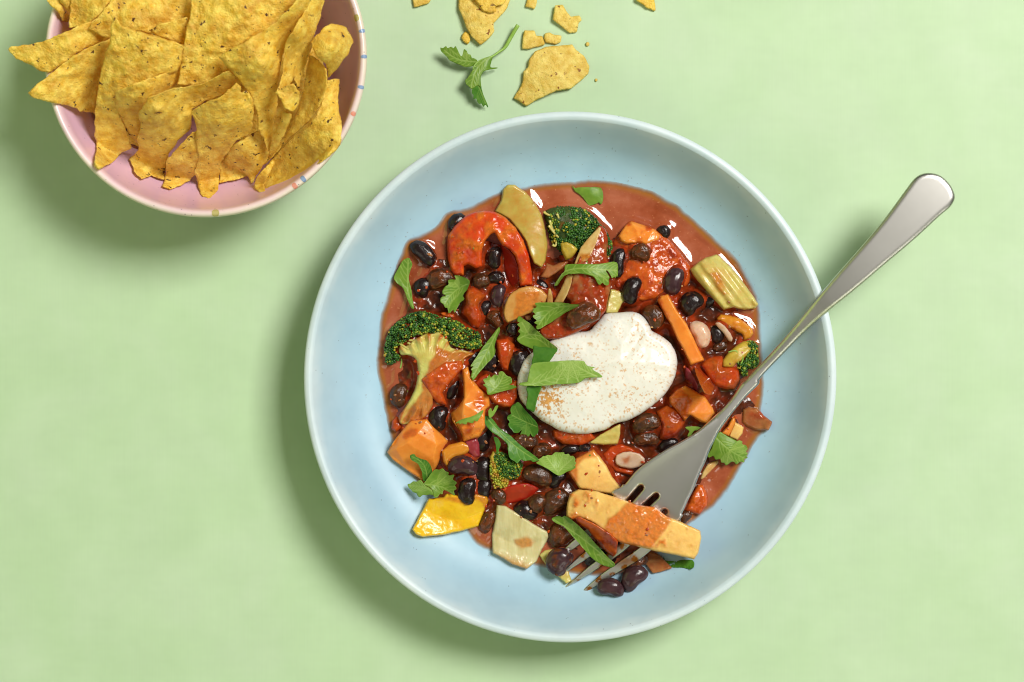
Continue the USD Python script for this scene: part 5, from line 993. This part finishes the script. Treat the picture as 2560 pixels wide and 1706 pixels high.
put('broth', (W(g, z), tri), usdkit.material(stage, '/World/Looks/tomato_broth',
    {'geo': ('geometry', {}), 'n': ('noise_texture', {'scale': 48.0, 'detail': 7.0, 'roughness': .65}), 'r': ('rgb_ramp', {'ramp': [(.33, (.24, .044, .012)), (.5, (.33, .080, .034)), (.66, (.41, .130, .070))]}),
     'at': ('attribute', {'attribute': 'oil'}), 'mx': ('mix_color', {'blend_type': 'mix', 'b': (.33, .125, .018)}), 'ae': ('attribute', {'attribute': 'thin'}), 'me': ('mix_color', {'blend_type': 'mix', 'b': (.42, .29, .14)}),
     'sp': ('noise_texture', {'scale': 900.0, 'detail': 2.0}), 'sm': ('map_range', {'from_min': .66, 'from_max': .74, 'to_min': 0, 'to_max': .55, 'clamp': True}), 'sx': ('mix_color', {'blend_type': 'mix', 'b': (.55, .22, .10)}),
     'tr': ('transparent_bsdf', {}), 'mc': ('mix_closure', {}), 'cl': ('attribute', {'attribute': 'clear'}),
     'p': ('principled_bsdf', {'roughness': .10, 'coat_weight': .3, 'coat_roughness': .03, 'specular_ior_level': .5})},
    [('geo.position', 'n.vector'), ('n.fac', 'r.fac'), ('geo.position', 'sp.vector'), ('sp.fac', 'sm.value'), ('sm.result', 'sx.fac'), ('r.color', 'sx.a'), ('sx.result', 'mx.a'), ('at.fac', 'mx.fac'), ('mx.result', 'me.a'), ('ae.fac', 'me.fac'), ('me.result', 'p.base_color'), ('p.BSDF', 'mc.closure1'), ('tr.BSDF', 'mc.closure2'), ('cl.fac', 'mc.fac')], surface='mc.closure'),
    label='pinkish brown tomato broth pooled around the stew with an oily orange rim', cat='broth', attrs={'oil': oil, 'thin': sstep(1 - d / (1.6 * MM)) * .5, 'clear': .92 * np.clip(1 - d / (2.4 * MM) + .35 * n3(g, 6e-3, 51), 0, 1) ** 1.5 * (d < 3.5 * MM)})

rng = np.random.default_rng(77)
bl = Polygon(gb)
flecks = []
while len(flecks) < 150:
    t = rng.uniform(0, 1)
    p0 = np.array(bl.exterior.interpolate(t, normalized=True).coords[0])
    q = p0 + (p0 - np.mean(gb, 0)) / .08 * abs(rng.normal(0, .006)) + rng.normal(0, .001, 2)
    if q[1] > -.03 or rng.random() < .25:
        r = rng.uniform(.06, .17) * MM
        w = W(q[None], HM0[hm_index(q[None])] + .02 * MM)[0]
        u = trimesh.creation.icosphere(1)
        flecks.append((np.array(u.vertices) * [r, r * rng.uniform(.5, 1), r * .5] + w, u.faces))
put('spice_flecks', join(flecks), M['spice'], label='tiny brown spice flecks on the blue glaze around the broth', cat='spice', kind='stuff')

bits = {'tomato': [], 'onion': [], 'onion_tan': [], 'leaf': []}
mp = Polygon(soften(G('D', MOUND), 2)); cp = Polygon(G(7, CR)).buffer(.5 * MM)
x0, y0, x1, y1 = mp.bounds
while sum(map(len, bits.values())) < 150:
    q = rng.uniform([x0, y0], [x1, y1])
    if not mp.contains(shapely.Point(*q)) or cp.contains(shapely.Point(*q)) or whole.buffer(1.0 * MM).contains(shapely.Point(*q)):
        continue
    if noise(np.array([q[0] / .011, q[1] / .011, 2.0]), 3) < .38:
        continue
    k = rng.choice(['tomato', 'onion', 'onion_tan', 'leaf'], p=[.62, .26, .09, .03])
    r = rng.uniform(.2, .6) * MM if k in ('tomato', 'onion') else rng.uniform(.15, .4) * MM
    u = trimesh.creation.icosphere(2)
    v = np.array(u.vertices); v = v * (1 + .55 * (2 * fbm(v * 1.6 + q[0] * 1e4, 2, 1) - 1))[:, None] * [r * rng.uniform(.8, 1.9), r, r * .42]
    an = rng.uniform(0, 6.28)
    v = v @ np.array([[math.cos(an), math.sin(an), 0], [-math.sin(an), math.cos(an), 0], [0, 0, 1]])
    bits[k].append((v + W(q[None], HM[hm_index(q[None])] + r * .15)[0], u.faces))
for k, nm, lb in (('tomato', 'tomato_pulp', 'tiny bits of tomato pulp stuck to the beans and vegetables'), ('onion', 'onion_bits', 'tiny brown onion bits stuck all over the stew'), ('onion_tan', 'pale_crumbs', 'tiny pale crumbs of vegetable scattered over the stew'), ('leaf', 'herb_flecks', 'tiny green herb flecks scattered over the stew')):
    put(nm, join(bits[k]), M[{'tomato': 'tomato_red'}.get(k, k)], label=lb, cat='food scraps', kind='stuff')

# ------------------------------------------------------------------ coriander leaves on top
def leaf(view, poly, m, label, off=.5, ctrl=None, veins=(), name='coriander_leaf', group='coriander leaves scattered over the stew', wav=.55, parts_of=None, sp=.42, sig=6):
    g0 = G(view, poly)
    pg0 = Polygon(g0).buffer(0)
    if ctrl is None:
        R = ndimage.gaussian_filter(ndimage.grey_dilation(HM, 5), sig)
        zf = lambda q: np.maximum(R[hm_index(q)] * 1.0, ndimage.grey_dilation(HM, 3)[hm_index(q)] - .6 * MM) + off * MM
        s0 = surface
        raw = zf(resample(g0, 1.2e-3)) if True else None
        gs, hz = hm_under(pg0)
        zz = R[hm_index(gs)]
        A = lambda q: np.column_stack([q - gs.mean(0), ((q - gs.mean(0)) ** 2).sum(1), np.ones(len(q))])
        k = np.linalg.lstsq(A(gs), zz, rcond=None)[0]
        lift = max(0, np.percentile(HM[hm_index(gs)] - A(gs) @ k, 93))
        c0 = gs.mean(0); u_, s_, vt_ = np.linalg.svd(gs - c0, full_matrices=False); ra = np.random.default_rng(len(label) * 7 + int(1e5 * abs(c0[0])))
        ax_, ay_ = vt_[0], vt_[1]; k1, k2 = ra.uniform(-.4, 1.0), ra.uniform(-1.2, .5); L1, L2 = np.abs((gs - c0) @ ax_).max(), np.abs((gs - c0) @ ay_).max()
        curl = lambda q: MM * (k1 * (((q - c0) @ ax_) / L1) ** 2 * 1.3 - k2 * (((q - c0) @ ay_) / L2) ** 2 * 1.2 + 1.2)
        zf = lambda q: A(q) @ k + lift + off * MM + curl(q) * .8
    else:
        zf = surface(view, ctrl)
    lines = []
    for ln in veins:
        c = spline(G(view, ln), 24); lines.append((LineString(c), .20))
        t_ = np.gradient(c, axis=0); t_ /= np.linalg.norm(t_, axis=1)[:, None]
        for i_ in range(3, 22, 3):
            for sd in (-1, 1):
                an = sd * .75
                dv = np.array([t_[i_, 0] * math.cos(an) - t_[i_, 1] * math.sin(an), t_[i_, 0] * math.sin(an) + t_[i_, 1] * math.cos(an)])
                lines.append((LineString([c[i_], c[i_] + dv * 2.4e-3, c[i_] + (dv + t_[i_] * .3) * 4.6e-3]), .12))
    def vmap(q):
        p_ = shapely.points(q); m_ = np.zeros(len(q))
        for l_, w_ in lines:
            m_ = np.maximum(m_, (w_ / .20) ** .6 * np.exp(-(shapely.distance(p_, l_) / (w_ * 1.3 * MM)) ** 2))
        return m_
    mesh, at, top = slab(view, poly, .34, .17, zf=zf, sp=min(sp, .3), smooth=2, bumps=((wav * 1.5, 7), (.14, 2.2)), both=True, hm=ctrl is None or ctrl[0][2] > 6, extra=lambda q, d: -.14 * MM * vmap(q))
    prt = parts_of
    if prt is None:
        prt = thing(name, (*mesh[0][:, :2].mean(0), mesh[0][:, 2].min()), label, 'leaf', group)
    vm = vmap(mesh[0][:, :2] / (1 - mesh[0][:, 2:] / CAM_H))
    put('blade', mesh, M[m], parent=prt, attrs={'vein': vm})
    tree = cKDTree(top[0])
    for ln in veins[:1]:
        q = spline(G(view, ln), 12)
        put('midrib', tube(W(q, top[1][tree.query(q)[1]] - .03 * MM), np.linspace(.16, .07, 12) * MM, 6), M['vein'], parent=prt)
    return prt
leaf(4, [(385, 895), (410, 902), (440, 960), (420, 1030), (400, 1110), (430, 1250), (442, 1350), (458, 1440), (430, 1440), (385, 1350), (340, 1230), (270, 1170), (238, 1110), (280, 1020), (330, 930)], 'leaf', 'folded coriander leaf at the far left edge of the broth, ending in a thin stalk', veins=[[(445, 1420), (390, 1200), (395, 920)]])
leaf(4, [(900, 1085), (962, 1090), (1060, 1140), (1042, 1230), (1002, 1280), (990, 1310), (1002, 1342), (960, 1380), (940, 1420), (900, 1490), (885, 1462), (870, 1470), (852, 1490), (828, 1492), (826, 1462), (820, 1440), (795, 1432), (778, 1402), (760, 1390), (742, 1372), (745, 1335), (765, 1315), (802, 1308), (775, 1290), (762, 1262), (792, 1210), (832, 1180), (828, 1140), (862, 1128), (910, 1130)], 'leaf', 'small lobed coriander leaf just above the big broccoli slice', veins=[[(1040, 1180), (900, 1260), (800, 1390)], [(960, 1230), (900, 1160)]], off=.9)
leaf(5, [(315, 95), (345, 120), (380, 115), (560, 110), (605, 130), (622, 220), (600, 282), (575, 262), (560, 270), (530, 282), (480, 290), (450, 252), (400, 192), (340, 150)], 'leaf', 'coriander piece floating in the broth at the top edge of the stew', ctrl=[(315, 95, 12.0), (560, 110, 12.6), (600, 280, 11.9), (450, 250, 11.8), (500, 180, 13)])
leaf(18, [(460, 1035), (520, 1012), (700, 1010), (950, 1008), (1185, 985), (1202, 1170), (1182, 1180), (1168, 1205), (1150, 1190), (1120, 1210), (1095, 1160), (1060, 1110), (1035, 1110), (1085, 1190), (1075, 1230), (1078, 1280), (1055, 1310), (1010, 1300), (985, 1275), (950, 1300), (920, 1280), (890, 1230), (845, 1185), (700, 1150), (580, 1150), (480, 1165), (430, 1200), (365, 1300), (345, 1315), (312, 1310), (345, 1250), (400, 1180), (455, 1110)], 'leaf', 'coriander leaf with a long stalk lying across the onion wedge', off=.6, veins=[[(345, 1300), (470, 1110), (700, 1070), (1060, 1250)], [(700, 1070), (1180, 1100)]])
leaf(6, [(1240, 310), (1252, 340), (1230, 400), (1205, 480), (1210, 540), (1195, 590), (1130, 662), (1062, 742), (990, 832), (975, 800), (958, 822), (980, 742), (968, 720), (990, 690), (965, 690), (1010, 620), (1080, 512), (1160, 410)], 'leaf', 'slim slanting coriander leaf right of the big broccoli slice', off=.8, veins=[[(1235, 330), (1130, 540), (985, 800)]])
leaf(6, [(1280, 740), (1322, 782), (1362, 800), (1372, 852), (1345, 870), (1402, 880), (1405, 905), (1262, 940), (1140, 970), (1120, 900), (1088, 872), (1110, 860), (1090, 822), (1130, 802), (1152, 770), (1165, 800), (1200, 770), (1238, 780), (1242, 750)], 'leaf', 'grey green lobed coriander piece left of the cream', off=.6, veins=[[(1150, 950), (1250, 860), (1290, 760)], [(1200, 905), (1150, 830)]])
leaf(6, [(1440, 200), (1492, 232), (1560, 282), (1642, 362), (1722, 442), (1822, 522), (1700, 560), (1580, 522), (1480, 482), (1418, 430), (1452, 372), (1430, 350), (1452, 312), (1420, 282), (1445, 262), (1422, 250)], 'leaf', 'coriander leaf overlapping the upper left edge of the cream', off=.7, veins=[[(1440, 420), (1560, 380), (1800, 515)], [(1540, 380), (1470, 260)]])
leaf(6, [(1580, 490), (1652, 502), (1702, 502), (1812, 525), (1790, 572), (1742, 642), (1730, 664), (1570, 682), (1582, 580)], 'leaf_dark', 'short coriander strip above the wide leaf on the cream', off=.5)
leaf(6, [(1600, 70), (1702, 65), (1832, 65), (1952, 80), (2032, 95), (1902, 160), (1782, 240), (1632, 330), (1605, 300), (1620, 285), (1590, 262), (1612, 242), (1578, 212), (1580, 190), (1602, 182), (1572, 152), (1592, 140), (1570, 130), (1612, 110)], 'leaf', 'pointed coriander leaf between the round orange slice and the brown bean', off=.6, veins=[[(2010, 98), (1830, 110), (1640, 280)], [(1830, 110), (1830, 70)]])
leaf(6, [(1520, 885), (1660, 878), (1622, 1000), (1592, 1132), (1545, 1120), (1510, 1090), (1522, 980)], 'leaf_dark', 'narrow coriander tail hanging below the wide leaf on the cream', off=.5)
leaf(7, [(-195, 880), (-190, 850), (-130, 845), (-120, 810), (-100, 722), (-72, 665), (20, 648), (160, 640), (300, 632), (422, 638), (450, 672), (480, 690), (540, 700), (512, 712), (530, 732), (585, 762), (605, 800), (450, 806), (380, 852), (160, 866), (150, 840), (145, 868), (0, 884)], 'leaf_pale', 'wide pale coriander leaf lying across the left half of the cream', off=.8, veins=[[(-150, 870), (100, 800), (300, 640)], [(160, 850), (240, 720), (300, 640)], [(270, 850), (285, 740), (300, 640)], [(380, 840), (340, 740), (300, 640)], [(560, 785), (420, 720), (300, 640)]])
leaf(19, [(760, 430), (860, 545), (980, 680), (1075, 800), (1075, 940), (1058, 950), (1030, 985), (990, 995), (965, 960), (955, 945), (935, 985), (890, 1000), (870, 985), (820, 1000), (785, 960), (810, 890), (760, 930), (690, 930), (655, 890), (610, 840), (595, 790), (610, 745), (575, 700), (590, 650), (640, 620), (625, 560), (650, 490), (710, 450)], 'leaf_dark', 'dark lobed coriander leaf tucked against the lower left cream edge', off=.5, veins=[[(1060, 830), (850, 740), (650, 640)], [(900, 760), (870, 970)], [(800, 710), (700, 500)]])
leaf(6, [(815, 1250), (850, 1222), (880, 1210), (1000, 1172), (1062, 1132), (1092, 1125), (1062, 1190), (1030, 1230), (1000, 1222), (985, 1248), (935, 1240), (925, 1262), (880, 1252), (860, 1262), (850, 1250)], 'leaf_pale', 'small pale coriander bit on the carrot wedge', off=.4)
leaf(8, [(985, 0), (1052, 30), (1112, 110), (1222, 190), (1332, 290), (1480, 402), (1430, 432), (1405, 415), (1342, 422), (1320, 410), (1282, 442), (1250, 420), (1210, 392), (1192, 312), (1188, 270), (1120, 200), (1042, 150), (980, 70)], 'leaf_dark', 'long dark coriander blade running down towards the small broccoli sprig', off=.7, veins=[[(1000, 20), (1200, 230), (1450, 410)]])
leaf(8, [(1062, 200), (1100, 210), (1128, 262), (1112, 310), (1105, 362), (1085, 340), (1080, 270)], 'leaf_dark', 'thin coriander scrap hanging beside the long dark blade', off=.4)
leaf(12, [(1325, 490), (1365, 455), (1350, 440), (1400, 405), (1430, 375), (1460, 380), (1500, 360), (1560, 365), (1620, 320), (1680, 325), (1755, 320), (1765, 350), (1830, 345), (1850, 375), (1905, 385), (1935, 430), (1925, 460), (1945, 490), (1925, 530), (1945, 550), (1890, 595), (1800, 630), (1672, 688), (1560, 620), (1440, 550)], 'leaf_pale', 'light green toothed coriander leaf left of the potato chunk', off=.9, veins=[[(1660, 670), (1690, 500), (1750, 340)], [(1660, 640), (1560, 500), (1480, 390)], [(1680, 620), (1800, 500), (1900, 410)]])
tri_l = leaf(8, [(280, 370), (320, 358), (340, 380), (382, 400), (442, 422), (480, 482), (482, 540), (442, 602), (402, 602), (390, 520), (352, 450), (295, 412)], 'leaf_dark', 'three lobed coriander sprig on the carrot cube at the left edge of the food', off=.8, veins=[[(440, 590), (420, 480), (300, 380)]])
leaf(8, [(470, 545), (500, 512), (522, 500), (550, 505), (582, 490), (610, 515), (642, 530), (640, 555), (692, 552), (680, 592), (716, 622), (700, 650), (712, 680), (690, 702), (697, 745), (602, 692), (582, 732), (560, 730), (532, 762), (500, 752), (482, 682), (412, 642), (430, 602)], 'leaf', '', parts_of=tri_l, off=.9, veins=[[(420, 640), (560, 660), (690, 735)], [(520, 650), (620, 560)]])
leaf(8, [(258, 640), (285, 632), (312, 610), (340, 615), (382, 600), (422, 650), (482, 690), (492, 740), (460, 735), (432, 742), (400, 740), (372, 762), (350, 745), (340, 722), (310, 715), (290, 690), (270, 672)], 'leaf_pale', '', parts_of=tri_l, off=.6, veins=[[(480, 700), (380, 660), (280, 650)]])
leaf(9, [(92, 812), (120, 790), (150, 785), (172, 795), (202, 788), (292, 850), (372, 930), (442, 1010), (522, 1100), (587, 1160), (560, 1190), (470, 1162), (400, 1110), (332, 1032), (262, 952), (190, 872), (130, 845)], 'leaf', 'strip of coriander leaf lying over the fork tines below the potato baton', off=.6, veins=[[(110, 815), (330, 960), (570, 1170)], [(270, 930), (250, 850)], [(360, 1000), (365, 925)], [(450, 1090), (500, 1090)]])
leaf(14, [(650, 458), (700, 452), (812, 460), (775, 492), (740, 500), (702, 562), (672, 552), (690, 502), (655, 475)], 'leaf_pale', 'coriander stalk bits poking out left of the fork neck', ctrl=[(650, 458, 19), (810, 460, 19.5), (690, 550, 18.3)])
leaf(14, [(1010, 510), (1082, 545), (1190, 602), (1215, 595), (1252, 610), (1255, 640), (1290, 650), (1312, 690), (1295, 715), (1312, 740), (1295, 770), (1312, 782), (1272, 800), (1275, 832), (1235, 825), (1190, 855), (1165, 830), (1132, 832), (1080, 866), (1062, 840), (1030, 832), (1015, 800), (970, 802), (945, 765), (900, 782), (890, 752), (925, 690), (960, 592)], 'leaf', 'toothed coriander leaf sticking out on the right of the fork neck', ctrl=[(1010, 510, 19), (890, 750, 17.5), (1200, 600, 18), (1310, 740, 14.5), (1080, 860, 15), (1120, 700, 19)], veins=[[(980, 570), (1120, 700), (1280, 790)], [(1120, 700), (1090, 840)], [(1120, 700), (1270, 660)]])
leaf(20, [(1555, 865), (1560, 900), (1600, 950), (1680, 955), (1810, 945), (1920, 940), (1955, 960), (1965, 1000), (1950, 1050), (1905, 1050), (1930, 1075), (1880, 1058), (1800, 1045), (1680, 1040), (1620, 1000), (1570, 950)], 'leaf_dark', 'small dark coriander leaf on the bare plate under the potato baton end', ctrl=[(1555, 865, 13.6), (1650, 1000, 13.2), (1960, 1000, 14.6), (1800, 950, 14.4), (1920, 1070, 14.2)])
leaf(6, [(1150, 1195), (1140, 1130), (1165, 1100), (1180, 1130), (1210, 1080), (1238, 1080), (1215, 1130), (1185, 1180)], 'leaf_pale', 'tiny coriander stalk ends at the top of the long dark blade', off=.5)
leaf(17, [(330, 1480), (370, 1462), (410, 1480), (450, 1500), (440, 1540), (470, 1568), (400, 1550), (350, 1545)], 'leaf_dark', 'tiny dark floret tip beside the broccoli stalk over the broth', ctrl=[(330, 1480, 13), (470, 1560, 14), (400, 1480, 14)], name='broccoli_tip', group=None)

# ------------------------------------------------------------------ coriander sprig on the table
spr = thing('coriander_sprig', (*W(G(3, [(700, 600)]), .003)[0, :2], 0), 'fresh coriander sprig with a bent stalk lying on the green table', 'herb sprig')
leaf(3, [(360, 425), (380, 430), (410, 412), (425, 430), (455, 420), (480, 432), (495, 412), (515, 450), (540, 500), (555, 495), (570, 440), (595, 455), (605, 480), (630, 490), (640, 515), (665, 520), (690, 545), (650, 590), (590, 598), (530, 580), (450, 545), (410, 500), (368, 462)], 'leaf', '', parts_of=spr, ctrl=[(365, 430, 6.5), (500, 440, 7), (690, 545, 5), (530, 580, 5), (600, 470, 6.5)], veins=[[(685, 550), (560, 540), (400, 450)], [(600, 545), (590, 470)]], wav=.4)
leaf(3, [(825, 500), (815, 550), (808, 600), (860, 602), (866, 612), (790, 625), (745, 640), (722, 680), (720, 720), (722, 780), (690, 765), (640, 795), (610, 770), (592, 755), (580, 720), (605, 690), (650, 620), (690, 560), (740, 530)], 'leaf', '', parts_of=spr, ctrl=[(825, 500, 4.5), (690, 560, 6), (590, 730, 6.5), (720, 770, 6), (860, 605, 2.5), (760, 600, 6)], veins=[[(820, 505), (700, 600), (640, 780)]], wav=.4)
leaf(3, [(720, 760), (728, 790), (745, 850), (785, 945), (780, 958), (760, 935), (745, 955), (725, 925), (710, 930), (690, 910), (680, 880), (655, 885), (655, 850), (642, 835), (645, 795), (680, 765)], 'leaf_dark', '', parts_of=spr, ctrl=[(720, 760, 6), (645, 800, 6), (785, 955, 2.5), (700, 880, 4.5)], veins=[[(700, 770), (770, 940)]], wav=.35)
sp_g = G(3, [(650, 620), (675, 570), (730, 535), (820, 505), (880, 465), (930, 430), (985, 340), (1030, 260), (1052, 225)])
put('stalk', tube(spline(W(sp_g, np.array([6.2, 6, 5.6, 4.8, 3.6, 2.6, 2.6, 3.4, 3.8]) * MM), 30), np.interp(np.linspace(0, 1, 30), [0, .3, .55, .62, 1], [.32, .42, .5, .75, .85]) * MM, 8), M['stem'], parent=spr)
